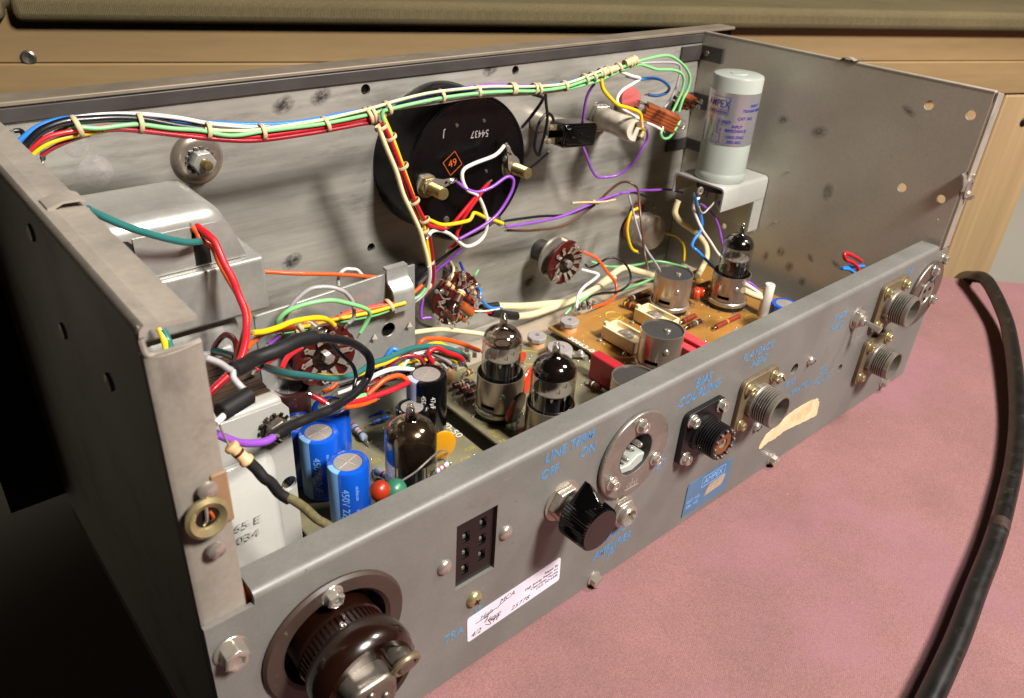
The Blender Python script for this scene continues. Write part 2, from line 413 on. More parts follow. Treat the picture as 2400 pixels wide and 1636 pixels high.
        F_ += [(a_, b_, b_ + n, a_ + n) for (a_, b_) in cnt if (b_, a_) not in cnt]
        return s.add([(q.x, q.y, 0) for q in vs] + [(q.x, q.y, t) for q in vs], F_, M)
    def build(s, name, m, parent=None, bevel=0.0, smooth=38, label=None, loc=None, seg=2):
        me = bpy.data.meshes.new(name)
        o3 = Vector(loc) if loc is not None else Vector((0, 0, 0))
        me.from_pydata([((x - o3.x) * S, (y - o3.y) * S, (z - o3.z) * S) for x, y, z in s.v], [], s.f)
        me.materials.append(MT[m] if isinstance(m, str) else m)
        if smooth:
            me.polygons.foreach_set('use_smooth', [True] * len(me.polygons))
            me.set_sharp_from_angle(angle=math.radians(smooth))
        me.update()
        o = bpy.data.objects.new(name, me); col.objects.link(o)
        if parent: o.parent = parent
        if loc is not None: o.location = o3 * S
        if bevel:
            b = o.modifiers.new('bevel', 'BEVEL'); b.width = bevel * S; b.segments = seg; b.limit_method = 'ANGLE'
            b.angle_limit = math.radians(40); b.harden_normals = False
        if label: o['label'] = label
        return o
def T(x, y, z): return Matrix.Translation((x, y, z))
def RotX(a): return Matrix.Rotation(a, 4, 'X')
def RotY(a): return Matrix.Rotation(a, 4, 'Y')
def RotZ(a): return Matrix.Rotation(a, 4, 'Z')
def face(x, z, y=0.0, spin=0.0):      # local z looks out of the rear panel / front wall, towards -Y
    return T(x, y, z) @ RotX(PI / 2) @ RotZ(spin)
def flat(x, y, z, spin=0.0):          # local z is up
    return T(x, y, z) @ RotZ(spin)
def wallR(y, z, x=428.0, spin=0.0):   # local z looks into the chassis from the right wall, towards -X
    M = Matrix(((0, 0, -1, x), (-1, 0, 0, y), (0, 1, 0, z), (0, 0, 0, 1)))
    return M @ RotZ(spin)
def tag(o, label, cat, group=None, kind=None):
    if label: o['label'] = label
    if cat: o['category'] = cat
    if group: o['group'] = group
    if kind: o['kind'] = kind
    return o
def thing(name, label, cat, M, group=None):
    o = bpy.data.objects.new(name, None); col.objects.link(o)
    o.empty_display_size = 0.005
    W = M.copy()
    for i in range(3): W[i][3] *= S
    o.matrix_world = W
    return tag(o, label, cat, group)
def copy_tree(root, M, label, group=None):
    r = root.copy(); col.objects.link(r)
    W = M.copy()
    for i in range(3): W[i][3] *= S
    r.matrix_world = W
    r['label'] = label
    if group: r['group'] = group
    for ch in list(root.children):
        c = ch.copy(); col.objects.link(c); c.parent = r
        for g in list(ch.children):
            d = g.copy(); col.objects.link(d); d.parent = c
    return r
def structure(o): o['kind'] = 'structure'; return o
def text_mb(s, size, M=None, depth=0.05, align='CENTER', shear=0.0, sx=1.0, bold=0.0, spacing=1.0):
    cu = bpy.data.curves.new('lettering_curve', 'FONT')
    cu.body = s; cu.size = size; cu.align_x = align; cu.align_y = 'CENTER'; cu.extrude = depth; cu.shear = shear
    cu.offset = bold; cu.space_character = spacing; cu.resolution_u = 4
    o = bpy.data.objects.new('lettering_tmp', cu)
    me = bpy.data.meshes.new_from_object(o)
    mb = MB()
    mb.add([(v.co.x * sx, v.co.y, v.co.z) for v in me.vertices], [tuple(p.vertices) for p in me.polygons], M)
    bpy.data.objects.remove(o); bpy.data.curves.remove(cu); bpy.data.meshes.remove(me)
    return mb
def join(*mbs):
    r = MB()
    for q in mbs: r.add(q.v, q.f)
    return r
def wrap(mb, R, a0):
    """bend lettering (x along the arc, y up, z out) round an upright cylinder"""
    r = MB(); r.f = list(mb.f)
    for x, y, z in mb.v:
        a = a0 + x / R
        r.v.append(((R + z) * math.cos(a), (R + z) * math.sin(a), y))
    return r
def circle(cx, cy, r, n=16): return [(cx + r * math.cos(2 * PI * k / n), cy + r * math.sin(2 * PI * k / n)) for k in range(n)]
def rrect(x0, y0, x1, y1, r, n=4):
    p = []
    for cx, cy, a in ((x1 - r, y0 + r, -PI / 2), (x1 - r, y1 - r, 0), (x0 + r, y1 - r, PI / 2), (x0 + r, y0 + r, PI)):
        for k in range(n + 1):
            b = a + PI / 2 * k / n
            p.append((cx + r * math.cos(b), cy + r * math.sin(b)))
    return p
def path3(pts, y=None, z=None):
    r = []
    for p in pts:
        if len(p) == 2: r.append(on(p[0], p[1], y=y, z=z))
        elif len(p) == 3: r.append(on(p[0], p[1], y=p[2]))
        else: r.append(on(p[0], p[1], z=p[3]))
    return r
def ramp(pts, *keys):
    """give every pixel point a depth (Y plane) by linear steps along the path"""
    n = len(pts); r = []
    for i, p in enumerate(pts):
        t = i / (n - 1) * (len(keys) - 1); k = min(int(t), len(keys) - 2)
        r.append((p[0], p[1], keys[k] + (keys[k + 1] - keys[k]) * (t - k)))
    return r
def wire(colr, pts, label, r=0.85, group=None, y=None, z=None, name='wire', cat='wire', parent=None, n=8):
    P = path3(pts, y, z)
    rs = random.Random(hash(label or '') % 1000 if False else len(label or '') * 7 + int(r * 100))
    for i in range(1, len(P) - 1): P[i] = P[i] + Vector((rs.uniform(-.3, .3), rs.uniform(-.5, .5), rs.uniform(-.3, .3)))
    mb = MB().tube(P, r, n)
    o = mb.build(name, colr if colr in MT else 'wire_' + colr, parent, loc=None if parent else P[0], smooth=60)
    if not parent:
        tag(o, label, cat, group)
        if name == 'wire' and colr != 'nickel' and colr != 'lacing':
            for a_, b_ in ((P[0], P[1]), (P[-1], P[-2])):
                d_ = (a_ - b_).normalized(); q_ = a_ - P[0]
                MB().tube([q_ - d_ * .3, q_ + d_ * 1.2, q_ + d_ * 2.2 + Vector((0, 0, -.5))], [r * .55, r * .5, r * .55], 6).build('stripped_end', 'nickel', o)
    return o
def solder(pts, r=1.0):
    mb = MB()
    for p in pts: mb.ball(p, (r, r, r), 8)
    return mb
def scaled(M):
    W = M.copy()
    for i in range(3): W[i][3] *= S
    return W
def put(o, M): o.matrix_local = scaled(M); return o


# ------------------------------------------------------------------ the setting
TZ = -0.8
dh = Vector((0.914, -0.406, 0)); nb = Vector((0.406, 0.914, 0))
B0 = Vector((613.7, 55.2, TZ))
def tp(s, k=0): q = B0 + dh * s + nb * k; return (q.x, q.y)
tb = MB().prism([(940, -560), (B0.x + 326, B0.y - 318), (B0.x, B0.y), (2, 200), (2, -560)], TZ - 24, TZ)  # left edge cut off under the chassis so the area beyond goes black
structure(tb.build('table_top', 'pink_cloth', bevel=2.5))
structure(MB().box((300, 100, -742), (4000, 4000, 4)).build('floor', 'dark_floor'))
def onpl(px, py, P0):
    d = RX * ((px - 1200) / F) + RY * ((py - 818) / F) + RZ
    return CAM + d * ((P0 - CAM).dot(nb) / d.dot(nb))
PW = B0 + nb * 85                       # front plane of the wooden furniture behind the table
Mb = Matrix(((dh.x, -nb.x, 0, PW.x), (dh.y, -nb.y, 0, PW.y), (0, 0, 1, 0), (0, 0, 0, 1)))   # x along, y towards the viewer, z up
KO = 9
def sz(px, py, out=0.0):
    q = onpl(px, py, PW - nb * out); return (q - PW).dot(dh), q.z
s_post0, _ = sz(2300, 380); s_post1, _ = sz(2357, 545)
_, z_rb = sz(2366, 219); _, z_k = sz(1200, 66, KO); _, z_g = sz(400, 148); _, z_t = sz(1200, 8, KO)
fr = thing('wooden_frame', 'pale wooden bench frame with a wide rail and post behind the table', 'furniture', Matrix.Identity(4))
MB().box2((-1100, -18, z_g + .02), (700, 0, z_k + 6), Mb).build('rail', 'pine_wood', fr, bevel=1.0)
MB().box2((-1100, -16.5, z_rb), (700, 1.4, z_g), Mb).build('rail', 'pine_wood', fr, bevel=1.0)
MB().box2((s_post0 - 300, -32, -735), (s_post0 - .3, -9, z_rb - 1.2), Mb).build('panel', 'pine_post', fr, bevel=1)
MB().box2((s_post0, -20, -735), (s_post1, 0.6, z_rb - 0.8), Mb).build('post', 'pine_post', fr, bevel=2)
q = sz(68, 135)
MB().lathe([(4.2, 0), (4.2, .8), (3.2, 1.4), (1.2, .9), (.1, .6)], 14, Mb @ T(q[0], 0, q[1]) @ RotX(-PI / 2)).build('screw', 'worn_steel', fr)
q = sz(2398, 286)
MB().lathe([(4.2, 0), (4.2, .8), (3.2, 1.4), (1.2, .9), (.1, .6)], 14, Mb @ T(q[0], 0, q[1]) @ RotX(-PI / 2)).build('screw', 'dusty_black', fr)
structure(MB().box2((-1500, -66, -740), (1600, -62, z_k - 3), Mb).build('back_wall', 'grey_wall'))
sk = sz(14, 30, KO)[0]
tag(MB().box2((sk + 2, -310, z_k), (900, KO, z_t), Mb).build('cushion', 'khaki_cloth', bevel=5, seg=4),
    'long khaki cloth covered pad lying on the wooden rail behind the chassis', 'cushion', 'khaki pads on the rail')
tag(MB().box2((sk - 400, -310, z_k), (sk - 2, KO, z_t), Mb).build('cushion', 'khaki_cloth', bevel=5, seg=4),
    'khaki pad cut off by the top left corner of the picture', 'cushion', 'khaki pads on the rail')
# power cord on the table
cp = [on(x, y, z=z) for x, y, z in ((2262, 655, -1), (2284, 649, 8), (2310, 656, 13), (2332, 690, 12), (2350, 730, 10), (2362, 765, 9), (2374, 830, 8), (2382, 900, 7), (2385, 990, 5.5), (2376, 1090, 5),
      (2356, 1180, 5), (2341, 1236, 5), (2320, 1300, 5), (2288, 1380, 5), (2243, 1500, 5), (2181, 1636, 5), (2130, 1740, 5))]
cp = [Vector((664, 62, -60)), Vector((655, 52, -16))] + cp[1:]
cr = thing('rubber_cable', 'thick dusty black rubber cord running down the right side of the table', 'cable', T(*cp[8]))
MB().tube(cp, 4.6, 14, M=T(*-cp[8]), sub=8).build('jacket', 'cable_rubber', cr, smooth=60)
k = on(2344, 1226, z=5); k2 = on(2338, 1246, z=5)
MB().cyl(k - cp[8], k2 - cp[8], 4.66, n=14).build('tape_band', 'cable_mark', cr)

mb = MB(); rl = random.Random(4)
for k in range(70):
    x_ = rl.uniform(90, 620); y_ = rl.uniform(-150, 60)
    if y_ > -4 and x_ < 445: continue
    a_ = rl.uniform(0, 6.28); L_ = rl.uniform(.4, 1.8)
    mb.tube([(x_, y_, TZ + .12), (x_ + L_ * .5 * math.cos(a_) , y_ + L_ * .5 * math.sin(a_), TZ + .35), (x_ + L_ * math.cos(a_ + .6), y_ + L_ * math.sin(a_ + .6), TZ + .14)], rl.uniform(.05, .10), 5, sub=3)
tag(mb.build('lint', 'lint'), 'pale specks of lint scattered over the pink cloth', 'lint', kind='stuff')

# ------------------------------------------------------------------ the chassis
D = 187.9; H = 174.9; XR = 428.0
ch = thing('electronics_chassis', 'open grey steel chassis of an old tape recorder amplifier lying on the pink cloth', 'chassis', Matrix.Identity(4))
# front wall with its holes and the thick lip of the front panel
holes = [circle(p.x, p.z, r, 14) for p, r in ((on(857, 210, y=D), 2.6), (on(1208, 165, y=D), 2.5), (on(870, 580, y=D), 2.4))]
FW = Matrix(((1, 0, 0, 0), (0, 0, -1, D + 1.6), (0, 1, 0, 0), (0, 0, 0, 1)))       # local x,y -> X,Z; local z -> -Y
MB().plate([(1, 3), (XR - .2, 3), (XR - .2, H - 6.2), (1, H - 6.2)], holes, 1.6, FW).build('front_wall', 'brushed_aluminium', ch)
MB().box2((-22, D + 1.9, -0.5), (462, D + 4.5, 176)).build('front_panel', 'black_paint', ch)
MB().box2((-22, D - .6, H - .3), (462, D + 13, H + 1.6)).build('panel_lip', 'lip_paint', ch, bevel=.5)
MB().box2((.5, D - 1.2, H - 6.0), (XR - .4, D + 1.7, H - .5)).build('top_rail', 'dark_rail', ch, bevel=.4)
MB().box2((1, 13, 8.6), (XR - .3, D - .2, 10)).build('bottom_plate', 'zinc_wall', ch)
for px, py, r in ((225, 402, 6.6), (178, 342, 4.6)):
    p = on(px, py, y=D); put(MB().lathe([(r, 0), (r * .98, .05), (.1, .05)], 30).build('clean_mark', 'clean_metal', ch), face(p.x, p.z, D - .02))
for px, py in ((664, 246), (752, 226), (1150, 160), (685, 612), (1240, 660)):
    p = on(px, py, y=D)
    put(MB().lathe([(6, 0), (5.9, .04), (.1, .04)], 24).build('smudge', 'smudge', ch), face(p.x, p.z, D - .02, .4) @ Matrix.Diagonal((1.1, .7, 1, 1)))
for px, py in ((1940, 450), (1920, 310), (1835, 280), (1830, 590), (1900, 605), (1795, 600), (1960, 620), (1720, 640), (1880, 660), (1850, 625), (2130, 260)):
    p = on(px, py, x=XR)
    put(MB().lathe([(7, 0), (6.9, .04), (.1, .04)], 24).build('smudge', 'wall_smudge', ch), wallR(p.y, p.z, XR - .02, px * .37) @ Matrix.Diagonal((random.uniform(.5, 1), random.uniform(.3, .7), 1, 1)))
# shelf the boards stand on
MB().box2((62, 130, 18.4), (XR - 12, 162.6, 20)).build('shelf', 'beige_shelf', ch, bevel=.3)
MB().box2((62, 160.9, 10.2), (XR - 12, 162.4, 18.2)).build('shelf_flange', 'beige_shelf', ch)
# right wall
rh = []
for (px, py, r) in ((2177, 247, 2.6), (2275, 270, 2.6), (2114, 440, 2.6), (2205, 467, 2.5), (1697, 530, 2.0), (2197, 515, .8)):
    p = on(px, py, x=XR); rh.append(circle(p.y, p.z, r, 14))
RW = Matrix(((0, 0, 1, XR), (1, 0, 0, 0), (0, 1, 0, 0), (0, 0, 0, 1)))
MB().plate([(1.7, 2), (D - .3, 2), (D - .3, H), (1.7, H)], rh, 1.4, RW).build('side_wall', 'zinc_wall', ch)
MB().box2((XR - .1, 1.5, H - 1.0), (XR + 3.2, D - .6, H + .8)).build('top_edge', 'flange_zinc', ch, bevel=.5)
MB().prism([(0, H + .3), (8.5, H - 1.2), (8.5, 88), (0, 88)], 0, 1.3, Matrix(((1, 0, 0, XR + .4), (0, 0, 1, -.2), (0, 1, 0, 0), (0, 0, 0, 1)))).build('end_flange', 'flange_zinc', ch, bevel=.3)
for px, py in ((1847, 402), (1817, 521), (1735, 484)):
    p = on(px, py, x=XR)
    MB().lathe([(1.0, 0), (.9, .5), (.1, .8)], 10, wallR(p.y, p.z)).build('rivet', 'tin', ch)
# corner brackets
for (a, b, c_, d_) in ((1645, 104, 1692, 150), (1640, 218, 1668, 262), (1640, 330, 1690, 372)):
    p = on(a, b, x=XR); q = on(c_, d_, x=XR)
    t = MB().box2((XR - 1.6, min(p.y, q.y), min(p.z, q.z)), (XR - .2, D - .2, max(p.z, q.z)))
    t.box2((XR - 22, D - 1.6, min(p.z, q.z)), (XR - 1.5, D - .2, max(p.z, q.z)))
    br = t.build('corner_bracket', 'dark_rail', ch)
    MB().lathe([(2, 0), (1.8, .8), (.1, 1.3)], 12, wallR((p.y + q.y) / 2 + 3, (p.z + q.z) / 2, XR - 1.6)).build('rivet', 'worn_steel', br)
# left wall with inward flanges
MB().box2((0, 4.15, 0), (1.4, D, H - 2.6)).build('side_wall', 'shaded_wall_zinc', ch)
LP = [(0, H - 2.6), (.3, H - 1), (1.4, H), (4.4, H), (5.0, H - .5), (12, H - .9), (12, H - 2.0), (4.8, H - 1.6), (2.2, H - 1.3), (1.4, H - 2.2), (1.4, H - 2.6)]
LM = Matrix(((1, 0, 0, 0), (0, 0, -1, D), (0, 1, 0, 0), (0, 0, 0, 1)))
MB().prism(LP, 0.5, D - 1.5, LM).build('top_flange', 'flange_zinc', ch)
NP = [(0, 2.4), (.3, .8), (1.4, 0), (12.2, 0), (12.2, 1.3), (2.2, 1.3), (1.4, 2.2), (1.4, 2.4)]
MB().prism([(a, b + 1.75) for a, b in NP], 0, 167.4).build('end_flange', 'flange_zinc', ch)
rim = [(12.2, 2.4, 167.3), (6, 2.4, 166.6), (1.6, 2.5, 167.2), (.6, 2.6, 169.5), (.6, 2.6, 172.5), (1, 2.6, 174.2)]
MB().tube(rim, .75, 8).build('folded_rim', 'flange_zinc', ch)
# spring clips on the wall tops
p = on(150, 474, z=H)
cl = MB().prism([(-5, -.6), (-5, .5), (-1, 1.6), (3, 1.5), (4.4, .9), (4.4, .4), (3, .9), (-1, 1.0), (-4, -.4)], -4, 4, T(p.x, p.y, H) @ RotX(PI / 2))
cl.build('spring_clip', 'flange_zinc', ch)
p = on(1990, 148, x=XR + 1)
cl = MB().prism([(-7, 0), (-5, 2.2), (0, 3), (5, 1), (8, 2.6), (9, 3.8), (8.3, 2), (5, .3), (0, 2.3), (-4.6, 1.6), (-6, 0)], -2.2, 2.2,
                T(XR + 1.5, p.y, H + .7) @ RotZ(-PI / 2) @ RotX(PI / 2) @ Matrix.Diagonal((.75, .62, 1, 1)))
cl.build('spring_clip', 'flange_zinc', ch)
# captive nut clips on the near ends
p = on(2242, 450, y=0)
c2 = thing('clip_nut', 'bent spring steel clip hooked on the near edge of the right wall', 'clip', face(XR + 4, p.z, -.6))
MB().torus(5.2, .9, 20, 8, T(1.5, 0, -.5) @ RotY(PI / 2) @ Matrix.Diagonal((1.0, 1.25, 1, 1)), -2.6, 1.8).build('spring', 'nickel', c2)
MB().lathe([(2.4, -1), (4.8, -.4), (5, .6), (3, 1.2), (2.4, .4)], 20, Matrix.Diagonal((.8, 1.2, 1, 1))).build('cup', 'tin', c2)
MB().prism([(0, -3), (0, 0), (1.5, 5), (3, 6.4), (3.4, 6.2), (2, 4.6), (.7, -.2), (.7, -3)], -4, 4, T(-4, 2, 0) @ RotY(PI / 2)).build('tongue', 'tin', c2)
p = on(487, 1205, y=0)
c3 = thing('clip_nut', 'dull metal spring nut clip with a wire end clamped on the near left flange', 'clip', face(p.x - .6, p.z, -.2) @ Matrix.Scale(.86, 4))
MB().lathe([(3.2, 0), (6.2, .2), (6.6, 1.6), (5.4, 2.4), (3.6, 1.5), (3.2, .5)], 26, Matrix.Diagonal((.95, 1.05, 1, 1))).build('ring', 'cadmium', c3)
MB().lathe([(.1, -.3), (3.2, -.1), (3.3, .8)], 20).build('cup', 'dusty_black', c3)
MB().tube([(-1, -2.5, .4), (-.4, 0, 1.6), (0, 3.2, 1.4), (.2, 6, .6)], .5, 6).build('wire_end', 'nickel', c3)
MB().tube([(.8, -2, .3), (1.4, 0, 1.8), (.9, 2, 1.2)], .5, 6).build('wire_end', 'copper_coil', c3)
MB().box2((3.5, -7, -2.6), (8.2, 11, -1.4)).build('backing', 'cardboard', c3, bevel=.5)
for px, py in ((486, 1148), (506, 1287)):
    p = on(px, py, y=0)
    MB().lathe([(2.4, 0), (2.3, .9), (1.4, 1.4), (.1, 1.5)], 16, face(p.x, p.z)).build('rivet', 'tin', ch)
for px, py in ((75, 545), (40, 770), (150, 775), (258, 895)):
    p = on(px, py, x=0)
    put(MB().lathe([(2.6, 0), (2.4, .7), (.1, 1.2)], 14).build('rivet', 'worn_steel', ch), T(0, p.y, p.z) @ RotY(-PI / 2))
# rear panel
def rp(px, py): q = on(px, py, y=0); return q.x, q.z
ol = [(81.6, 45.6), (98.9, 45.6), (98.9, 75.2), (81.6, 75.2)]
hl = [circle(*rp(1862, 865), 3.1, 16), circle(*rp(1968, 863), 2.4, 16), circle(168.6, 64.3, 9.6, 24), circle(421.5, 63, 9.6, 24), circle(36.2, 57.4, 17.4, 36)]
RP = Matrix(((1, 0, 0, 0), (0, 0, -1, 1.6), (0, 1, 0, 0), (0, 0, 0, 1)))
pl = MB().plate([(.1, 0), (437.5, 0), (438.4, 1), (438.4, 86.4), (424.2, 86.4), (424, 88.3), (14, 88.3), (13.8, 86.2), (.1, 86.2)], [ol] + hl, 1.6, RP)
bend = [(-0.0, 88.3)] + [(2.2 - 2.2 * math.cos(a), 88.3 + 2.2 * math.sin(a)) for a in (.25, .55, .85, 1.15, 1.4)] + [(2.2, 90.5), (10.6, 90.5), (10.6, 89.2), (2.4, 89.2), (1.6, 88.4)]
pl.prism(bend, 14, 424, Matrix(((0, 0, 1, 0), (1, 0, 0, 0), (0, 1, 0, 0), (0, 0, 0, 1))))
pl.build('rear_panel', 'panel_steel', ch)
# lettering on the rear panel
def ptext(s, px, py, size, m='blue_ink', align='CENTER', sx=.86, spin=0.0, shear=.12, px2=None):
    x, z = rp(px, py)
    return text_mb(s, size, face(x, z, -.03, spin), .05, align, shear, sx, .10)
ink = [ptext('LINE TERM', 1336, 1046, 5.9, spin=.02), ptext('OFF', 1288, 1108, 5.7), ptext('ON', 1377, 1056, 6.1),
       ptext('BIAS', 1649, 892, 6.6), ptext('COUPLING', 1640, 922, 6.6), ptext('MONITOR', 1436, 1252, 6.1),
       ptext('AMPLIFIER', 1435, 1279, 6.1), ptext('J4', 1430, 1296, 5.9), ptext('INPUT', 1535, 1096, 5.4)]
for q in ink: q.build('lettering', 'blue_ink', ch, smooth=0)
ink2 = [ptext('PLAYBACK', 1778, 824, 5.7), ptext('HEAD', 1780, 846, 5.7), ptext('BIAS', 1852, 898, 5.0), ptext('CALIBRATION', 1867, 915, 5.0), ptext('BIAS', 1930, 867, 5.0), ptext('ADJUST', 1925, 889, 5.0),
        ptext('ERASE', 1970, 742, 5.4), ptext('HEAD', 1962, 766, 5.4), ptext('LINE', 2131, 637, 5.0), ptext('TRA', 1062, 1489, 5.6, spin=.02), ptext('J3', 1120, 1432, 5.2)]
for q in ink2: q.build('lettering', 'faint_ink', ch, smooth=0)

# ------------------------------------------------------------------ things on the rear panel
def hexhead(r=2.6, h=2.4, washer=True, slot=False):
    mb = MB()
    z = 0
    if washer: mb.lathe([(r * 1.28, 0), (r * 1.28, .5), (r * 1.1, .75)], 16); z = .4
    if slot:
        for s_ in (-1, 1):
            half = [(r * math.cos(PI * k / 3), s_ * max(.35, abs(r * math.sin(PI * k / 3)))) for k in range(4)]
            mb.prism(half[::s_], z, z + h)
        mb.ngon(r * .98, 6, z, z + h - .7)
    else:
        mb.lathe([(r, z), (r, z + h - .5), (r * .84, z + h), (r * .55, z + h), (r * .4, z + h - .5), (.1, z + h - .6)], 6)
    return mb
def dome(r=2.6, h=1.6, n=18):
    return MB().lathe([(r, 0), (r, .3), (r * .86, h * .6), (r * .5, h * .93), (.1, h)], n)
# bolts that hold the panel
put(hexhead(3.9, 4.6).build('bolt', 'tin', ch, bevel=.25), face(5.6, 74.6, 0, .3))
put(hexhead(2.7, 2.8, True).build('bolt', 'tin', ch, bevel=.15), face(434.3, 80.5, 0, .2))
for px, py, a in ((1390, 1357, .5), (1806, 1077, .2), (2068, 895, .9)):
    x, z = rp(px, py); put(hexhead(2.8, 3.0, True, True).build('bolt', 'nickel', ch), face(x, z + .6, 0, a))

def ms_connector(label, x, z, shade):
    t = thing('threaded_connector', label, 'connector', face(x, z), 'threaded panel connectors')
    MB().prism(rrect(-14.2, -14.2, 14.2, 14.2, 3.4), 0, 2.2).build('flange', shade, t, bevel=.3)
    BR = 8.7; pr = [(9.0, 2.2), (9.0, 4.4), (BR, 4.8)]
    h = 5.1
    while h < 11.6: pr += [(BR, h), (BR - .1, h + .5), (7.4, h + .62), (7.4, h + 1.0), (BR, h + 1.12)]; h += 1.14
    pr += [(BR, 12.4), (BR - .2, 14.2), (8.0, 14.5), (7.2, 14.4), (7.1, 4.0), (.1, 4.0)]
    MB().lathe(pr, 32).build('barrel', 'worn_nickel', t, smooth=28)
    for k in range(3):
        a = 2 * PI * k / 3 + .5
        MB().lathe([(.8, 3.9), (.8, 9.6), (.4, 10.2), (.05, 10.3)], 10, T(3.1 * math.cos(a), 3.1 * math.sin(a), 0)).build('pin', 'nickel', t)
    for i in (-1, 1):
        for j in (-1, 1):
            put(hexhead(2.35, 2.5).build('screw', 'cadmium', t, bevel=.15), T(9.85 * i, 9.75 * j, 2.2) @ RotZ(random.random()))
    return t
m1 = ms_connector('olive threaded round connector right of the black one, stamped on its collar', 253.5, 56.1, 'olive_cadmium')
put(wrap(text_mb('8-10SL-3 CN', 2.5, None, .05), 9.02, 2.6).build('lettering', 'olive_cadmium', m1, smooth=0), T(0, 0, 3.3))
m2 = ms_connector('upper of the two brassy threaded connectors at the right end of the panel', 374, 69.7, 'olive_cadmium')
m3 = ms_connector('lower brassy threaded connector near the right bottom edge of the panel', 374.6, 36.2, 'olive_cadmium')
# black coaxial socket
t = thing('coaxial_socket', 'black threaded coaxial socket with a toothed rim and orange insulator', 'connector', face(212.4, 56.7), 'threaded panel connectors')
MB().prism(rrect(-13.4, -13.4, 13.4, 13.4, 3.4), 0, 2.6).build('flange', 'dusty_black', t, bevel=.3)
pr = [(8.8, 2.6), (8.6, 4.2), (7.9, 4.6)]; h = 4.8
while h < 12.0: pr += [(7.95, h), (7.85, h + .5), (6.9, h + .62), (6.9, h + 1.0), (7.95, h + 1.12)]; h += 1.14
pr += [(7.9, 13.0), (7.2, 13.4), (5.6, 13.3), (5.5, 8), (.1, 8)]
MB().lathe(pr, 32).build('barrel', 'dusty_black', t, smooth=28)
mb = MB()
for k in range(12):
    a = 2 * PI * k / 12; mb.box((6.6 * math.cos(a), 6.6 * math.sin(a), 13.9), (1.5, 1.5, 1.5), None)
mb.build('teeth', 'worn_steel', t, bevel=.3)
MB().lathe([(5.5, 8), (5.5, 13.2), (4.9, 13.6), (2.6, 13.4), (2.3, 9)], 28, cap=False).build('insulator', 'amber_insulator', t)
MB().lathe([(2.3, 8), (2.3, 13.0), (1.5, 12.8), (1.4, 9)], 20, cap=False).build('contact', 'nickel', t)
for i in (-1, 1):
    for j in (-1, 1):
        put(hexhead(2.6, 2.6).build('screw', 'nickel', t, bevel=.15), T(9.8 * i, 9.75 * j, 2.6) @ RotZ(random.random()))
# XLR sockets
def xlr(label, x, z, pins, shade, rot):
    t = thing('round_socket', label, 'socket', face(x, z), 'round three pin sockets')
    n = 40; out = []
    for k in range(n):
        a = 2 * PI * k / n
        out.append((19.6 * math.cos(a), 19.9 * math.sin(a)))
    fl = MB().plate(out, [circle(0, .6, 9.2, 30)], 2.0)
    fl.build('flange', shade, t, bevel=.6)
    MB().lathe([(9.2, 1.9), (9.0, -6), (.1, -6)], 30, T(0, .6, 0), cap=False).build('cup', 'dark_tin', t)
    if pins:
        for a in (0.6, 2.2, 3.6):
            MB().lathe([(1.2, -6), (1.2, .6), (.8, 1.3), (.1, 1.5)], 12, T(4.2 * math.cos(a), .6 + 4.2 * math.sin(a), 0)).build('pin', 'nickel', t)
        mb = MB(); mb.prism([(-7, -7.2), (0, -8.6), (6, -6.6), (6.6, -2.4), (2.4, -2.0), (-2.4, -4.6), (-7.4, -4)], -5.5, 1.2, T(0, .6, 0))
        mb.build('latch', 'white_enamel', t, bevel=.5)
    else:
        MB().lathe([(7.2, -5), (7.2, 1.6), (6.6, 2.1), (.1, 2.1)], 28, T(0, .6, 0)).build('insert', 'lug_grey', t, bevel=.2)
        MB().torus(7.2, .7, 28, 8, T(0, .6, 1.9)).build('ring', 'nickel', t)
        for a in (0.5, 2.6, 4.7):
            MB().lathe([(1.2, 2.0), (1.2, 2.35), (.9, 2.35), (.8, 1.6), (.1, 1.6)], 12, T(3.8 * math.cos(a), .6 + 3.8 * math.sin(a), .1)).build('contact_hole', 'black_plastic', t)
        MB().prism([(2.6, 7.5), (5.6, 10.5), (3.8, 11.6), (-1, 8.6)], 0, 3.4).build('latch', 'dark_rail', t, bevel=.4)
    for a in (PI / 2, PI / 2 + 2 * PI / 3, PI / 2 - 2 * PI / 3):
        put(hexhead(2.5, 2.6).build('screw', 'nickel', t, bevel=.15), T(14.8 * math.cos(a), 14.8 * math.sin(a), 2.0) @ RotZ(random.random()))
    return t
x1 = xlr('round metal three pin socket with a torn white insert above the black knob', 168.6, 64.0, True, 'worn_nickel', 0)
q = MB()
for k in range(6): q.box((-2.6 + k * 1.15, -14.6 + (k % 2) * .5, 2.05), (.5, 1.2 + .4 * (k % 3), .12))
q.box((.4, -16.2, 2.05), (8, .4, .12)).box((0, -12.2, 2.05), (.5, 1.6, .12)).build('embossed_mark', 'mica', x1, smooth=0)
x2 = xlr('round metal socket with a grey insert at the far right end of the panel', 421.0, 62.6, False, 'worn_steel', 0)
# line termination knob
kb = thing('pointer_knob', 'black fluted pointer knob on a threaded bushing below the blue LINE TERM lettering', 'knob', face(130.2, 60.4))
MB().lathe([(8.6, 0), (8.6, .7), (5, .8)], 28).build('washer', 'tin', kb)
MB().lathe([(7.4, .8), (7.4, 3.4), (6.7, 4.0), (4.8, 4.0)], 6).build('nut', 'tin', kb, bevel=.3)
pr = [(4.7, 0)]; h = 4
while h < 8: pr += [(4.7, h), (4.2, h + .35), (4.7, h + .7)]; h += .75
MB().lathe(pr + [(4.2, 9.5)], 22).build('bushing', 'tin', kb, smooth=28)
n = 104; out = []
for k in range(n):
    a = 2 * PI * k / n; out.append(((9.2 if k % 2 else 8.85) * math.cos(a), (9.2 if k % 2 else 8.85) * math.sin(a)))
mb = MB()
nn = len(out)
rings = [(1.02, 8.2), (1.0, 13), (.97, 19.3), (.9, 19.9)]
vs = []; fs = []
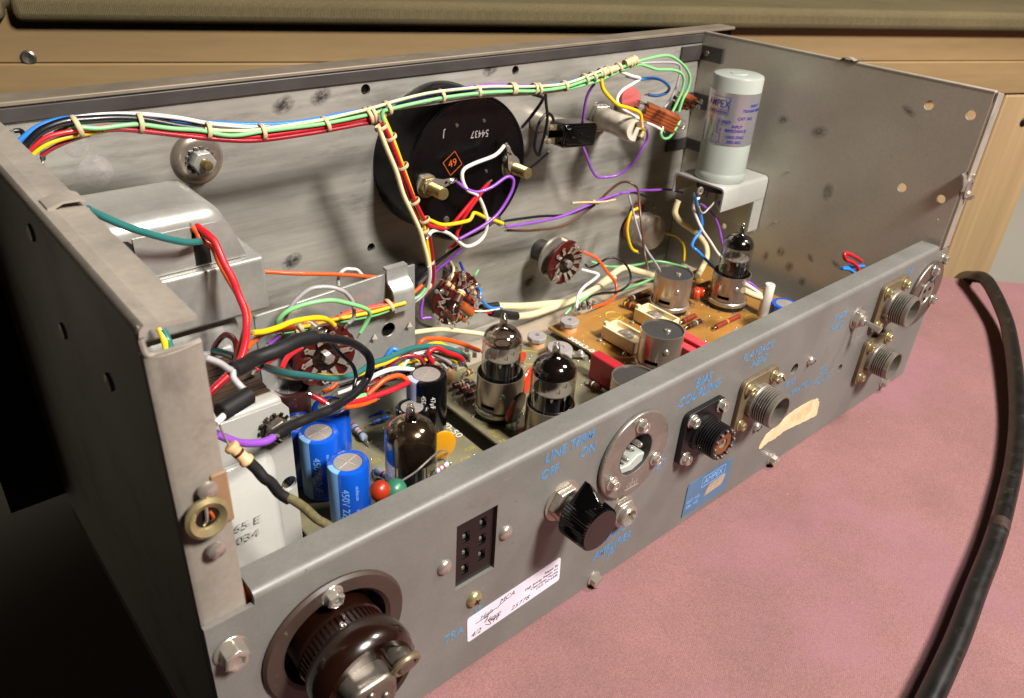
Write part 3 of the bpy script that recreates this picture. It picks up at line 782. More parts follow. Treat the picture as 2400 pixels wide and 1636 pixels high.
for sc_, zz in rings: vs += [(x * sc_, y * sc_, zz) for x, y in out]
for i in range(len(rings) - 1):
    for k in range(nn): fs.append((i * nn + k, i * nn + (k + 1) % nn, (i + 1) * nn + (k + 1) % nn, (i + 1) * nn + k))
fs.append(tuple(range(nn - 1, -1, -1))); fs.append(tuple(3 * nn + k for k in range(nn)))
mb.add(vs, fs)
mb.build('body', 'black_gloss', kb, smooth=25)
tip = on(1379, 1131, y=-10); A = math.atan2(tip.z - 60.4, tip.x - 130.2); LT = math.hypot(tip.z - 60.4, tip.x - 130.2)
mb = MB().add([(4, 8.5, 8.4), (4, -8.5, 8.4), (LT, 0, 8.4), (LT, 0, 10.5), (7.6, 5.4, 15.5), (7.6, -5.4, 15.5), (8.8, 0, 18.6)],
              [(0, 2, 1), (0, 4, 3, 2), (1, 2, 3, 5), (4, 6, 3), (3, 6, 5), (0, 1, 5, 6, 4)], RotZ(A))
mb.build('pointer', 'black_gloss', kb, bevel=.3)
# phone jack
jk = thing('phone_jack', 'silver phone jack with a hex nut between the knob and the AMPLIFIER lettering'.replace('the AMPLIFIER', 'the blue AMPLIFIER'), 'socket', face(166.8, 35.2))
MB().lathe([(7.4, 0), (7.4, .6), (5, .7)], 26).build('washer', 'tin', jk)
MB().lathe([(6.7, .7), (6.7, 2.6), (6.1, 3.1), (4.6, 3.1)], 6).build('nut', 'tin', jk, bevel=.25)
MB().lathe([(4.7, 2), (4.7, 5.2), (4.2, 5.8), (3.4, 5.8), (3.2, 5.2), (3.2, -3), (.1, -3)], 24).build('sleeve', 'tin', jk)
# square power outlet with six slots
ot = thing('slotted_outlet', 'black rectangular outlet with six slots set in the panel cutout', 'socket', face(90.2, 60.4, 1.4))
sl = []
for i, xx in enumerate((-3.6, 3.6)):
    for j in (-1, 0, 1):
        zz = j * 7.4 + (1.2 if i else -1.0)
        sl.append(rrect(xx - 1.5, zz - 2.4, xx + 1.5, zz + 2.4, .3, 1))
MB().plate(rrect(-8.6, -14.6, 8.6, 14.6, .8), sl, 2.4, T(0, 0, -2.2)).build('face', 'black_plastic', ot)
MB().box2((-8.4, -14.2, -9), (8.4, 14.2, -6)).build('body', 'black_plastic', ot)
for s_ in sl:
    cx = sum(p[0] for p in s_) / len(s_); cy = sum(p[1] for p in s_) / len(s_)
    MB().prism([(-1.2, 0), (1.2, 0), (1.2, 1.6), (-1.2, 1.6)], -5, -1.4, T(cx, cy - 2.3, 0)).build('contact', 'lug_grey', ot, bevel=.3)
for px, py in ((1041, 1328), (1184, 1247)):
    x, z = rp(px, py); put(dome(2.9, 1.9).build('rivet', 'tin', ch), face(x, z))
x, z = rp(1110, 1402)
o = dome(3.3, 2.3).build('screw', 'cadmium', ch); put(o, face(x, z))
MB().box((0, 0, 2.1), (2.6, .6, .7)).box((0, 0, 2.1), (.6, 2.6, .72)).build('cross_slot', 'dusty_black', o)
put(o, face(x, z, 0, .4))
for px, py, a in ((1828, 884, -.9), (1898, 845, .2), (1772, 1000, .5)):
    x, z = rp(px, py); o = dome(2.6, 2.2).build('screw', 'tin', ch); put(o, face(x, z, 0, a))
    MB().box((0, 0, 2.0), (3.6, .55, .7)).build('slot', 'dusty_black', o)
# toggle switch
x, z = rp(2010, 743)
tg = thing('toggle_switch', 'small silver toggle switch left of the upper brassy connector', 'switch', face(x - 1.5, z))
MB().lathe([(6.0, 0), (6.0, .6), (4, .7)], 24).build('washer', 'nickel', tg)
MB().lathe([(5.0, .7), (5.0, 2.7), (4.4, 3.2), (3.1, 3.2)], 6).build('nut', 'tin', tg, bevel=.2)
MB().lathe([(3.1, 0), (3.1, 4.6), (2.5, 5.2), (.1, 5.2)], 20).build('bushing', 'tin', tg)
MB().tube([(0, 0, 4.6), (.3, -.6, 8), (.7, -1.6, 13.4)], [1.15, 1.2, 1.9], 12).build('lever', 'nickel', tg)
# brown twist plug in the mains inlet at the left end
pg = thing('power_plug', 'brown bakelite power plug with a grey cord clamp in the round inlet at lower left', 'plug', face(36.2, 57.4))
MB().lathe([(23.4, 0), (23.6, .8), (22.8, 1.8), (18.4, 2.0), (17.2, 1.0), (17.0, -9), (.1, -9)], 44, cap=False).build('inlet_flange', 'dirty_bakelite', pg)
for a in (1.62, 1.62 + PI):
    put(hexhead(2.9, 3.0).build('screw', 'nickel', pg, bevel=.3), T(19.4 * math.cos(a), 19.4 * math.sin(a), 1.6) @ RotZ(.3))
MB().lathe([(14.0, -8), (14.4, 3), (14.4, 4), (13.5, 4.6), (13.5, 9.4), (15.8, 10.6), (16.4, 13), (16.4, 16.4), (15.6, 19), (14, 20.4), (12.2, 20.2), (11.2, 18.6), (.1, 18.4)], 48).build('body', 'bakelite', pg)
for k in range(52):
    a = 2 * PI * k / 52
    if k == 0:
        base = MB().box((0, 0, 0), (.9, .95, 4.6)).build('rib', 'bakelite', pg); rib = base
    else:
        rib = base.copy(); col.objects.link(rib); rib.parent = pg
    put(rib, T(13.6 * math.cos(a), 13.6 * math.sin(a), 7.0) @ RotZ(a))
cg = MB().prism(rrect(-8.5, -7, 7, 6.4, 4.5), 16, 25.6, T(-1.5, -.6, 0)).build('cord_clamp', 'worn_steel', pg, bevel=1.6, seg=3)
MB().ball((-3.4, 2.2, 25.8), (1.4, 1.4, .9), 12).ball((1.2, -1.4, 25.8), (1.4, 1.4, .9), 12).build('dimple', 'worn_steel', cg)
MB().torus(4.0, 1.1, 26, 8, T(9.0, 4.0, 24) @ RotX(.3)).build('loop', 'olive_cadmium', cg)
MB().lathe([(3.4, 17), (3.4, 23.6), (2.4, 25), (.1, 25.4)], 18, T(9.0, 4.0, 0)).build('clamp_screw', 'worn_steel', cg)
MB().lathe([(3.4, 17), (3.4, 23.6), (2.4, 25), (.1, 25.4)], 18, T(-6.6, -5.4, 0)).build('clamp_screw', 'nickel', cg)
# stickers and plates
st = thing('repair_sticker', 'white paper repair sticker with handwriting below the black outlet', 'sticker', face(110.8, 21.8, -.05, .045))
MB().prism(rrect(-23.2, -6.5, 23.2, 6.5, 1.2), 0, .12).build('paper', 'sticker_paper', st)
pr_ = []
for i, s_ in enumerate(('Repair By', 'High Energy Repair, Inc', 'Clearwater, Florida', '(727) 797-6440')):
    pr_.append(text_mb(s_, 1.75, T(22.0, 3.0 - i * 1.85, .13), .02, 'RIGHT', 0, 1.05, .03))
join(*pr_).build('printed_lettering', 'black_ink', st, smooth=0)
def pen(lines, r=.13):
    mb = MB()
    for l in lines: mb.tube([(x, y, .14) for x, y in l], r, 5, sub=3)
    return mb
hw = [text_mb('MCA', 3.2, T(-4.5, 4.0, .13), .02, shear=.35, sx=1.1), text_mb('25778', 3.0, T(2.2, -4.3, .13), .02, shear=.3, sx=1.25),
      text_mb('High', 2.9, T(-14.4, 2.2, .13), .02, shear=.3, sx=1.1), text_mb('Energy', 2.4, T(-10.4, -1.6, .13), .02, shear=.4, sx=1.0),
      text_mb('4/2', 3.4, T(-19.4, -4.2, .13), .02, shear=.3, sx=1.1),
      pen([[(-19.5, 1.2), (-16, 1.0), (-13, 1.6), (-10, 2.2), (-9, 1.7), (-8, 2.6), (-5, 3.2)], [(-15.5, .8), (-13.6, .6), (-15.2, -1.6), (-13.8, -.4)],
           [(-14.8, -3.0), (-12, -4.8), (-13.6, -1.2), (-10.2, -3.6), (-12.4, -2.6), (-8, -3.2)], [(-11, -4.6), (-9.8, -2), (-9.4, -4.6), (-8.2, -2.2)]])]
join(*hw).build('handwriting', 'black_ink', st, smooth=0)
tl = [rp(x, y) for x, y in ((1776, 1051), (1793, 1021), (1822, 995), (1851, 968), (1880, 950), (1902, 938), (1916, 934), (1919, 944), (1917, 957), (1913, 972), (1890, 985), (1868, 995), (1841, 1008), (1815, 1027), (1797, 1038), (1783, 1051))]
jag = []
for i in range(len(tl)):
    a = tl[i]; b = tl[(i + 1) % len(tl)]
    for k in range(5):
        t_ = k / 5; jag.append((a[0] + (b[0] - a[0]) * t_ + random.uniform(-.5, .5), a[1] + (b[1] - a[1]) * t_ + random.uniform(-.35, .35)))
cx = sum(p[0] for p in jag) / len(jag); cz = sum(p[1] for p in jag) / len(jag)
tr = MB().prism([(x - cx, z - cz) for x, z in jag], 0, .22).build('torn_label', 'torn_paper')
tag(tr, 'torn remains of a cream paper label under the olive threaded connector', 'label'); tr.matrix_world = scaled(face(cx, cz, -.05))
np_ = thing('name_plate', 'blue metal name plate with worn tan patch at the bottom edge of the panel', 'name plate', face(231.6, 14.0, -.05))
MB().prism([(-17, -9.8), (16.2, -9.8), (17, -9), (17, 9.2), (16.4, 9.8), (-16, 9.8), (-17, 8.6)], 0, .35).build('plate', 'blue_plate', np_)
mb = MB().prism([(-2.0, -4.6), (12, -4.0), (13.6, 1.6), (12.4, 2.0), (1.4, 1.4), (.2, .4)], .36, .42)
mb.build('worn_patch', 'scuffed_tan', np_)
q = [text_mb('AMPEX', 5.0, T(2.8, 5.4, .37), .03, sx=.9), text_mb('CAT. NO.', 2.4, T(-10.5, -1.8, .37), .03, shear=.1), text_mb('SER. NO.', 2.4, T(-10.5, -5.0, .37), .03, shear=.1)]
mb = join(*q)
for a in ((-6, 2.4, 12, 2.7), (-6, 8.3, 12, 8.6), (-6, 2.4, -5.7, 8.6), (11.7, 2.4, 12, 8.6)): mb.box2((a[0], a[1], .34), (a[2], a[3], .4))
mb.build('lettering', 'pale_blue_print', np_, smooth=0)
text_mb('30960-01', 2.6, T(6.6, -.4, .43), .03).add(*[(lambda m_: (m_.v, m_.f))(text_mb('2529', 2.6, T(6.4, -3.0, .43), .03))][0]).build('stamped_number', 'grey_plastic', np_, smooth=0)

# ------------------------------------------------------------------ circuit boards
ZB = 25.0; ZT = 30.0
def board(label, x0, y0, x1, y1, z, shade, th=1.6):
    t = thing('circuit_board', label, 'circuit board', T(x0, y0, z), 'printed circuit boards')
    MB().box2((0, 0, -th), (x1 - x0, y1 - y0, 0)).build('panel', shade, t, bevel=.25)
    e = MB()
    for a in ((0, -.12, x1 - x0, 0.0), (-.12, 0, 0, y1 - y0), (x1 - x0, 0, x1 - x0 + .12, y1 - y0)): e.box2((a[0], a[1], -th), (a[2], a[3], -.3))
    e.build('cut_edge', 'board_edge', t)
    mb = MB()
    for i in (5, x1 - x0 - 5):
        for j in (5, y1 - y0 - 5): mb.cyl((i, j, 10 - z), (i, j, -th), 2.6, n=10)
    mb.build('standoff', 'tin', t)
    return t
b1 = board('olive green circuit board carrying the blue capacitors at the left', 64, 14, 154.7, 128, ZB, 'green_board')
b2 = board('olive green circuit board in the middle with two glass tubes', 163.6, 14, 262, 137, ZB, 'green_board')
b3 = board('amber circuit board at the right with the closed metal shields', 255, 14, 408, 137.4, ZT, 'tan_board')
def bprint(t, o, z, items, m, shear=0.0):
    mb = MB()
    for s_, px, py, size, rot in items:
        p = on(px, py, z=z) - Vector(o)
        mb = join(mb, text_mb(s_, size, T(p.x, p.y, .03) @ RotZ(rot), .015, shear=shear))
    mb.build('lettering', m, t, smooth=0)
V = -PI / 2
bprint(b1, (64, 14, ZB), ZB, [('R55', 882, 1081, 3.2, 0), ('C28', 1101, 1052, 3.2, 0), ('C29', 1091, 1076, 3.2, 0), ('R56', 864, 1022, 3.0, 0), ('GN', 829, 982, 2.6, 0), ('Y', 847, 973, 2.6, 0),
     ('W', 870, 965, 2.6, 0), ('C', 889, 957, 2.6, 0), ('E', 908, 950, 2.6, 0), ('C16', 726, 1172, 2.6, 0), ('A', 864, 1119, 2.8, 0)], 'yellow_print')
bprint(b2, (163.6, 14, ZB), ZB, [('V4', 1140, 997, 3.2, 0), ('12AX7', 1160, 1008, 3.0, 0), ('C21', 1167, 1019, 3.2, 0), ('R4', 1178, 1034, 3.2, 0), ('R37', 1101, 884, 2.4, 0),
     ('C12', 1084, 868, 2.4, 0), ('R9', 1224, 868, 2.6, 0), ('C8', 1356, 875, 2.4, 0)], 'yellow_print')
bprint(b3, (255, 14, ZT), ZT, [('C9', 1366, 788, 2.6, 0), ('R8', 1381, 779, 2.6, 0), ('C4', 1398, 739, 2.4, 0), ('R12', 1396, 740, 2.4, .0), ('R20', 1688, 748, 2.8, 0), ('C7', 1655, 743, 2.4, 0), ('R3', 1430, 719, 2.2, 0), ('C2', 1728, 763, 2.4, 0)], 'yellow_print')
mb = text_mb('05-0/2', 5.0, T(152.6 - 64, 96 - 14, .03) @ RotZ(PI / 2 + PI), .02, sx=1.15)
p = on(1055, 1004, z=ZB); mb = text_mb('2/0-50', 5.2, T(p.x - 64, p.y - 14, .03) @ RotZ(V), .02, sx=1.25)
mb.build('white_number', 'white_print', b1, smooth=0)
p = on(1366, 810, z=ZT); text_mb('30663-01', 4.6, T(p.x - 255, p.y - 14, .03) @ RotZ(V), .02, sx=1.3, bold=.12).build('white_number', 'white_print', b3, smooth=0)
# printed yellow rings on the boards
for t, o_, z, px, py, r in ((b2, (163.6, 14), ZB, 1238, 838, 7.2), (b3, (255, 14), ZT, 1436, 739, 4.6), (b3, (255, 14), ZT, 1440, 742, 5.6), (b3, (255, 14), ZT, 1768, 748, 6)):
    p = on(px, py, z=z)
    MB().torus(r, .32, 36, 6, T(p.x - o_[0], p.y - o_[1], .05)).build('printed_ring', 'yellow_print', t)
# square printed lines and flat terminal lugs
def lug_row(t, o, z, pts, n, turn, name='terminal_lug'):
    first = None
    a = on(*pts[0], z=z) - Vector(o); b = on(*pts[1], z=z) - Vector(o)
    for k in range(n):
        p = a + (b - a) * (k / (n - 1))
        if first is None:
            mb = MB().box((0, 0, 1.6), (2.4, .5, 3.2)).box((0, 1.4, 3.1), (2.4, 3.2, .5)).cyl((0, 3.2, .1), (0, 3.2, 3.4), .9, n=8)
            first = mb.build(name, 'lug_grey', t, bevel=.12); q = first
        else:
            q = first.copy(); col.objects.link(q); q.parent = t
        put(q, T(p.x, p.y, 0) @ RotZ(turn + random.uniform(-.15, .15)))
lug_row(b1, (64, 14, ZB), ZB, [(832, 968), (908, 938)], 5, PI)
lug_row(b1, (64, 14, ZB), ZB, [(828, 950), (880, 922)], 4, PI)
lug_row(b2, (163.6, 14, ZB), ZB, [(1066, 870), (1112, 838)], 4, -.6)
lug_row(b2, (163.6, 14, ZB), ZB, [(1050, 856), (1094, 826)], 4, -.6)
lug_row(b3, (255, 14, ZT), ZT, [(1356, 728), (1392, 722)], 4, -.5)

for t, w_, h_, sd in ((b1, 90, 112, 1), (b2, 96, 121, 2), (b3, 151, 121, 3)):
    rl = random.Random(sd); mb = MB()
    for k in range(110):
        x_ = rl.uniform(3, w_ - 3); y_ = rl.uniform(3, h_ - 3); r_ = rl.uniform(.35, .75)
        mb.lathe([(r_, 0), (r_ * .7, r_ * .5), (.1, r_ * .8)], 6, T(x_, y_, .02))
    tag(mb.build('solder_joint', 'nickel', t), None, None, kind='stuff')
# ------------------------------------------------------------------ valves and shields
def valve(label, cx, cy, z, glass_r=9.6, top=50, shield=True, brown=False, rim=24, mirror='getter'):
    t = thing('vacuum_tube', label, 'vacuum tube', T(cx, cy, z), 'glass valves on the boards')
    MB().lathe([(11.4, 0), (11.4, 3.2), (10.6, 4.2), (9, 4.4), (.1, 4.4)], 28).build('socket', 'socket_black', t)
    if shield:
        MB().lathe([(11.9, 3.0), (12.3, 3.4), (12.3, 5.4), (11.7, 6.0), (11.0, 6.0), (11.0, 3.2)], 32, cap=False).build('base_ring', 'tin', t)
    g0 = 4.4
    R = glass_r
    gl = [(R * .97, g0), (R, g0 + 2), (R, top - R * .86)]
    for k in range(1, 7):
        a = k / 6 * 1.22
        gl.append((R * math.cos(a) ** .9, top - R * .86 + R * .80 * math.sin(a)))
    gl += [(2.6, top - .6), (1.9, top + 1.2), (1.75, top + 4.0), (1.2, top + 6.0), (.1, top + 6.6)]
    MB().lathe(gl, 36).build('envelope', 'bulb_glass', t, smooth=60)
    gi = [(R * .955, top - R * 1.75 if not brown else top - R * 1.8), (R * .955, top - R * .86)]
    for k in range(1, 7):
        a = k / 6 * 1.22; gi.append((R * .955 * math.cos(a) ** .9, top - R * .86 + R * .77 * math.sin(a)))
    gi += [(2.3, top - .8)]
    MB().lathe(gi[1:] if not brown else gi, 36, cap=False).build('getter_mirror', 'getter_brown' if brown else mirror, t, smooth=60)
    MB().lathe([(1.7, top - .4), (1.5, top + 3.8), (.1, top + 5)], 12).build('tip', 'smoky_glass', t)
    pt = top - R * 1.75
    MB().lathe([(R * .86, pt), (R * .86, pt + .5), (.1, pt + .5)], 24).build('mica_disc', 'mica', t)
    mb = MB()
    for k in range(8):
        a = 2 * PI * k / 8; mb.prism([(-1, 0), (1, 0), (.3, -2.6), (-.3, -2.6)], -.15, .15, T(R * .80 * math.cos(a), R * .80 * math.sin(a), pt) @ RotZ(a + PI / 2) @ RotX(PI / 2))
    mb.build('mica_teeth', 'mica', t)
    for s_ in (-1, 1):
        MB().prism(rrect(-2.6, -3.4, 2.6, 3.4, 1.2), g0 + 4, pt - .2, RotZ(.55) @ T(3.4 * s_, 0, 0)).build('anode', 'plate_grey', t)
        MB().box((0, 0, (g0 + pt) / 2), (.9, 7.2, pt - g0 - 9), RotZ(.55) @ T(3.4 * s_, 0, 0)).build('anode_fin', 'plate_silver', t)
    mb = MB()
    for k in range(6):
        a = 2 * PI * k / 6 + .3; mb.cyl((R * .62 * math.cos(a), R * .62 * math.sin(a), g0), (R * .6 * math.cos(a), R * .6 * math.sin(a), pt + 2.5), .28, n=6)
    mb.torus(R * .42, .35, 18, 6, T(0, 0, pt + R * .72))
    mb.build('support_rods', 'plate_silver', t)
    if shield: shield_parts(t, 11.6, rim, False)
    return t
def shield_parts(t, R, hgt, closed):
    pr = [(R, 7.2), (R, hgt - .3), (R - .15, hgt)]
    # slotted can: the bayonet window is a real hole in the sheet
    n = 48; vs = []; fs = []
    hs = [6.6, 8.2, 10.4, 13, hgt - .4, hgt]
    for rr in (R, R - .5):
        for h in hs:
            for k in range(n):
                a = 2 * PI * k / n; vs.append((rr * math.cos(a), rr * math.sin(a), h))
    m_ = len(hs)
    w0 = int(math.radians(-174) % (2 * PI) / (2 * PI) * n)
    def hole(i, k): return i == 1 and (k - w0) % n < 5
    for i in range(m_ - 1):
        for k in range(n):
            if hole(i, k): continue
            k2 = (k + 1) % n
            fs.append((i * n + k, i * n + k2, (i + 1) * n + k2, (i + 1) * n + k))
            o_ = m_ * n
            fs.append((o_ + i * n + k, o_ + (i + 1) * n + k, o_ + (i + 1) * n + k2, o_ + i * n + k2))
    for k in range(n):
        k2 = (k + 1) % n; o_ = m_ * n
        fs.append(((m_ - 1) * n + k, (m_ - 1) * n + k2, o_ + (m_ - 1) * n + k2, o_ + (m_ - 1) * n + k))
    MB().add(vs, fs).build('shield', 'shield_tin', t, smooth=40)
    if closed:
        MB().lathe([(R - .55, hgt - .9), (.1, hgt - .9)], 40).build('lid', 'dark_tin', t)
        MB().lathe([(1.9, hgt - .9), (1.7, hgt - .1), (1.1, hgt + .3), (.9, hgt - .6), (.1, hgt - .8)], 14, T(1.5, -2.0, 0)).build('lid_dimple', 'tin', t)
    a = math.radians(-126)
    MB().ball((0, 0, 0), (1.7, 1.7, .9), 14, T(R * math.cos(a), R * math.sin(a), 7.2 + (hgt - 7) * .56) @ RotZ(a) @ RotY(PI / 2)).build('bump', 'tin', t)
    mb = MB()
    for k in range(9):
        b = 2 * PI * k / 9; mb.box((0, 0, 0), (2.2, 1.4, .6), RotZ(b) @ T(13.0, 0, .3))
    mb.build('solder_tabs', 'nickel', t)
    MB().lathe([(10.6, .0), (10.6, 6.8), (10.9, 7.0)], 28, cap=False).build('inner_ring', 'socket_black', t)
def vat(px, py, z, h):
    p = on(px, py, z=z + h); return p.x, p.y
x, y = vat(1180, 762, ZB, 50)
valve('clear glass tube in a steel shield, standing left of the dark domed tube', x, y, ZB, top=50, mirror='smoky_dark')
x, y = vat(1303, 826, ZB, 50)
valve('glass tube with a dark dome right behind the rear panel, half hidden shield', x, y, ZB, glass_r=10.4, top=49, rim=23)
x, y = vat(962, 978, ZB, 50)
valve('bare brown mirrored tube without a shield in front of the black capacitors', x, y, ZB, glass_r=10.3, top=50, shield=False, brown=True)
x, y = vat(1738, 542, ZT, 50)
valve('glass tube in a steel shield at the far right of the amber board', x, y, ZT, glass_r=9.4, top=49, rim=23)
def can(label, px, py, hgt, z=ZT):
    x, y = vat(px, py, z, hgt)
    t = thing('tube_shield', label, 'tube shield', T(x, y, z), 'closed shield cans')
    MB().lathe([(11.4, 0), (11.4, 3.2), (10.4, 4.4)], 28).build('socket', 'socket_black', t)
    MB().lathe([(11.9, 3.0), (12.3, 3.4), (12.3, 5.4), (11.7, 6.0), (11.0, 6.0), (11.0, 3.2)], 32, cap=False).build('base_ring', 'tin', t)
    shield_parts(t, 11.6, hgt, True)
can('farthest closed shield can, beside the glass tube on the amber board', 1581, 639, 25)
can('closed shield can in front of the cream trimmers', 1554, 771, 25)
can('closed shield can mostly hidden behind the rear panel, next to the red film capacitor', 1489, 884, 24, ZB)

# ------------------------------------------------------------------ capacitors
def electrolytic(label, px, py, h, r, sleeve, z=ZB, band=None, letters=None, lc='grey_print', cross=True, a0=None, group='upright electrolytic capacitors', mark=None, top='cap_top'):
    p = on(px, py, z=z + h)
    t = thing('electrolytic_capacitor', label, 'capacitor', T(p.x, p.y, z), group)
    MB().lathe([(r - .4, 0.2), (r, .6), (r, 1.8), (r - .35, 2.4), (r, 3.0), (r, h - 1), (r - .3, h - .3), (r - 1.0, h), (r * .70, h + .02), (r * .68, h - .25), (.1, h - .25)], 40).build('sleeve', sleeve, t)
    MB().lathe([(r * .67, h - .5), (r * .67, h - .12), (.1, h - .05)], 32).build('vent_top', top, t)
    a = .4 if a0 is None else a0
    mb = MB()
    for k in ((0, PI / 2) if cross else (0,)):
        mb.box((0, 0, h - .02), (r * 1.26, .32, .10), RotZ(a + k))
    if not cross: mb.box((r * .3, 0, h - .02), (r * .6, .3, .10), RotZ(a + 2.0))
    mb.build('vent_groove', 'cap_groove', t)
    face_a = math.atan2(CAM.y - p.y, CAM.x - p.x)
    if band:
        mb = MB(); n = 7; w_ = .85
        vs = []; fs = []
        prof = [(r + .04, 1.0), (r + .04, h - 1.0), (r - .25, h - .22), (r - .95, h + .05), (r * .72, h + .06)]
        for k in range(n):
            b = face_a - .95 + w_ * (k / (n - 1) - .5)
            for rr, hh in prof: vs.append((rr * math.cos(b), rr * math.sin(b), hh))
        q = len(prof)
        for k in range(n - 1):
            for i in range(q - 1): fs.append((k * q + i, (k + 1) * q + i, (k + 1) * q + i + 1, k * q + i + 1))
        mb.add(vs, fs).build('polarity_band', band, t)
    for s_, size, da, hz, c_ in (letters or []):
        m_ = text_mb(s_, size, RotZ(-PI / 2), .02, sx=1.0)
        put(wrap(m_, r + .05, face_a + da).build('lettering', c_, t, smooth=0), T(0, 0, hz))
    return t
L1 = [('450V 22\u00b5F', 4.2, -.22, 14.5, 'pale_blue_print'), ('nichicon', 2.2, .36, 21, 'pale_blue_print'), ('nichicon', 2.2, .36, 9, 'pale_blue_print')]
electrolytic('blue capacitor nearest the rear panel, front one of the blue cluster', 815, 1082, 31, 8.3, 'blue_sleeve', band='pale_blue_print', letters=L1, a0=.35)
electrolytic('blue capacitor in the middle of the cluster, beside the grey choke', 746, 1012, 31, 8.3, 'blue_sleeve', band='pale_blue_print', letters=L1, a0=.15)
electrolytic('rear blue capacitor of the cluster, under the black sleeved lead', 775, 950, 34, 8.0, 'blue_sleeve', letters=None, a0=.9)
p = on(706, 1000, z=ZB + 28)
electrolytic('blue capacitor almost hidden behind the corner of the grey choke', 702, 988, 30, 8.0, 'blue_sleeve', a0=.5)
electrolytic('brown capacitor with a shiny top behind the grey choke', 677, 905, 36, 8.8, 'brown_sleeve', cross=False, a0=1.1, top='silver_label', letters=[('22\u00b5F', 2.4, -.9, 26, 'white_print')])
electrolytic('tall black capacitor marked 47 and 450 behind the bare brown tube', 1000, 876, 38, 9.2, 'cap_black', cross=False, a0=.55, band='resistor_pale',
     letters=[('47\u00b5F', 3.2, .30, 28, 'white_print'), ('450V', 3.0, -.16, 29, 'white_print')])
electrolytic('short black capacitor between the tall black one and the bare tube', 966, 953, 28, 7.4, 'cap_black', a0=.6, band=None, letters=[('100\u00b5F', 3.0, .55, 19, 'white_print'), ('n', 3.0, .1, 21, 'pale_blue_print')])
electrolytic('flat blue capacitor with a silver top half hidden by the panel at right', 1841, 711, 22, 8.0, 'blue_sleeve', z=ZT, a0=.5)
def disc(label, cx, cy, r, shade, z, bottom, spin, th=2.2, tilt=0.0, name='disc_capacitor', cat='capacitor', sq=1.0, group='disc capacitors on the boards'):
    base = on(cx, bottom, z=z)
    c = on(cx, cy, y=base.y)
    t = thing(name, label, cat, T(base.x, base.y, z) @ RotZ(spin), group)
    hz = c.z - z
    M_ = T(0, 0, hz) @ RotX(PI / 2 + tilt) @ Matrix.Diagonal((sq, 1, 1, 1))
    MB().lathe([(.1, -th / 2), (r * .75, -th / 2), (r * .95, -th * .3), (r, 0), (r * .95, th * .3), (r * .75, th / 2), (.1, th / 2)], 30, M_).build('body', shade, t)
    for s_ in (-1, 1): MB().tube([(s_ * r * .35, 0, hz - r * .8), (s_ * 2.2, 0, (hz - r) * .6), (s_ * 2.4, 0, 0)], .32, 6).build('lead', 'nickel', t)
    return t
disc('yellow ceramic disc capacitor beside the bare brown tube', 1036, 1043, 7.8, 'yellow_disc', ZB, 1085, -.25, sq=.85)
disc('bright orange disc capacitor between the two shielded tubes', 1235, 893, 7.4, 'orange_disc', ZB, 945, .40)
disc('dark red disc capacitor leaning against the front tube shield', 1205, 957, 8.4, 'dark_red_disc', ZB, 1008, .30, tilt=.15)
disc('small orange disc capacitor peeping out behind the left shielded tube', 1222, 838, 3.4, 'orange_disc', ZB, 858, .3)
disc('shiny orange red blob capacitor beside the farthest shield can', 1627, 690, 4.2, 'orange_disc', ZT, 718, .6, th=4.4)
disc('small red blob capacitor near the farthest shield can', 1641, 686, 3.2, 'orange_disc', ZT, 706, .2, th=4)
disc('grey disc capacitor at the edge of the rear panel on the amber board', 1716, 792, 5.2, 'grey_plastic', ZT, 810, .2)
for lab, px, py, r, sh in (('round green bead capacitor against the rear panel', 925, 1150, 4.3, 'green_bead'), ('red bead capacitor left of the green one', 890, 1150, 3.6, 'red_bead')):
    p = on(px, py, y=24)
    t = thing('bead_capacitor', lab, 'capacitor', T(p.x, p.y, p.z), 'bead capacitors')
    MB().ball((0, 0, 0), (r, r * .9, r), 20).build('body', sh, t)
    MB().tube([(-1.5, 0, -r * .8), (-1.6, 0, ZB - p.z)], .35, 6).build('lead', 'nickel', t)
    if sh == 'green_bead':
        e = on(1030, 1058, y=38); MB().tube([(1, 0, r * .6), tuple((on(975, 1105, y=30) - p)), tuple(e - p), tuple(on(1052, 1062, z=ZB) - p)], .38, 6).build('long_lead', 'nickel', t)
        text_mb('43', 2.2, T(0, -r * .93, 0) @ RotX(PI / 2), .05).build('lettering', 'yellow_print', t, smooth=0)
def film(label, c, d, rot, shade, letters=None):
    t = thing('film_capacitor', label, 'capacitor', T(*c) @ RotZ(rot), 'red film capacitors')
    MB().box((0, 0, d[2] / 2 + .6), d).build('body', shade, t, bevel=.7)
    for s_ in (-1, 1): MB().cyl((0, s_ * d[1] * .35, -.4), (0, s_ * d[1] * .35, 1.2), .4, n=6).build('lead', 'nickel', t)
    for i, s_ in enumerate(letters or []):
        text_mb(s_, 2.8, T(-d[0] / 2 - .03, 0, d[2] * (.66 - .36 * i)) @ RotZ(-PI / 2) @ RotX(PI / 2), .02).build('lettering', 'pink_film', t, smooth=0)
    return t
p = on(1420, 900, z=ZB + 2)
film('dark red film capacitor standing left of the half hidden shield can', (p.x + 2, p.y + 2, ZB), (6.5, 20, 15), 0.0, 'red_film', ['.33', '200V'])
p = on(1617, 815, z=ZT + 8)
film('pinkish red film capacitor behind the front shield can, left block of the pair', (p.x - 3.2, p.y - 1, ZT), (5.6, 17, 9.6), 0.0, 'pink_film')
film('pinkish red film capacitor against the rear panel, right block of the pair', (p.x + 5.2, p.y + 1, ZT), (6.6, 19, 10.6), 0.0, 'pink_film')

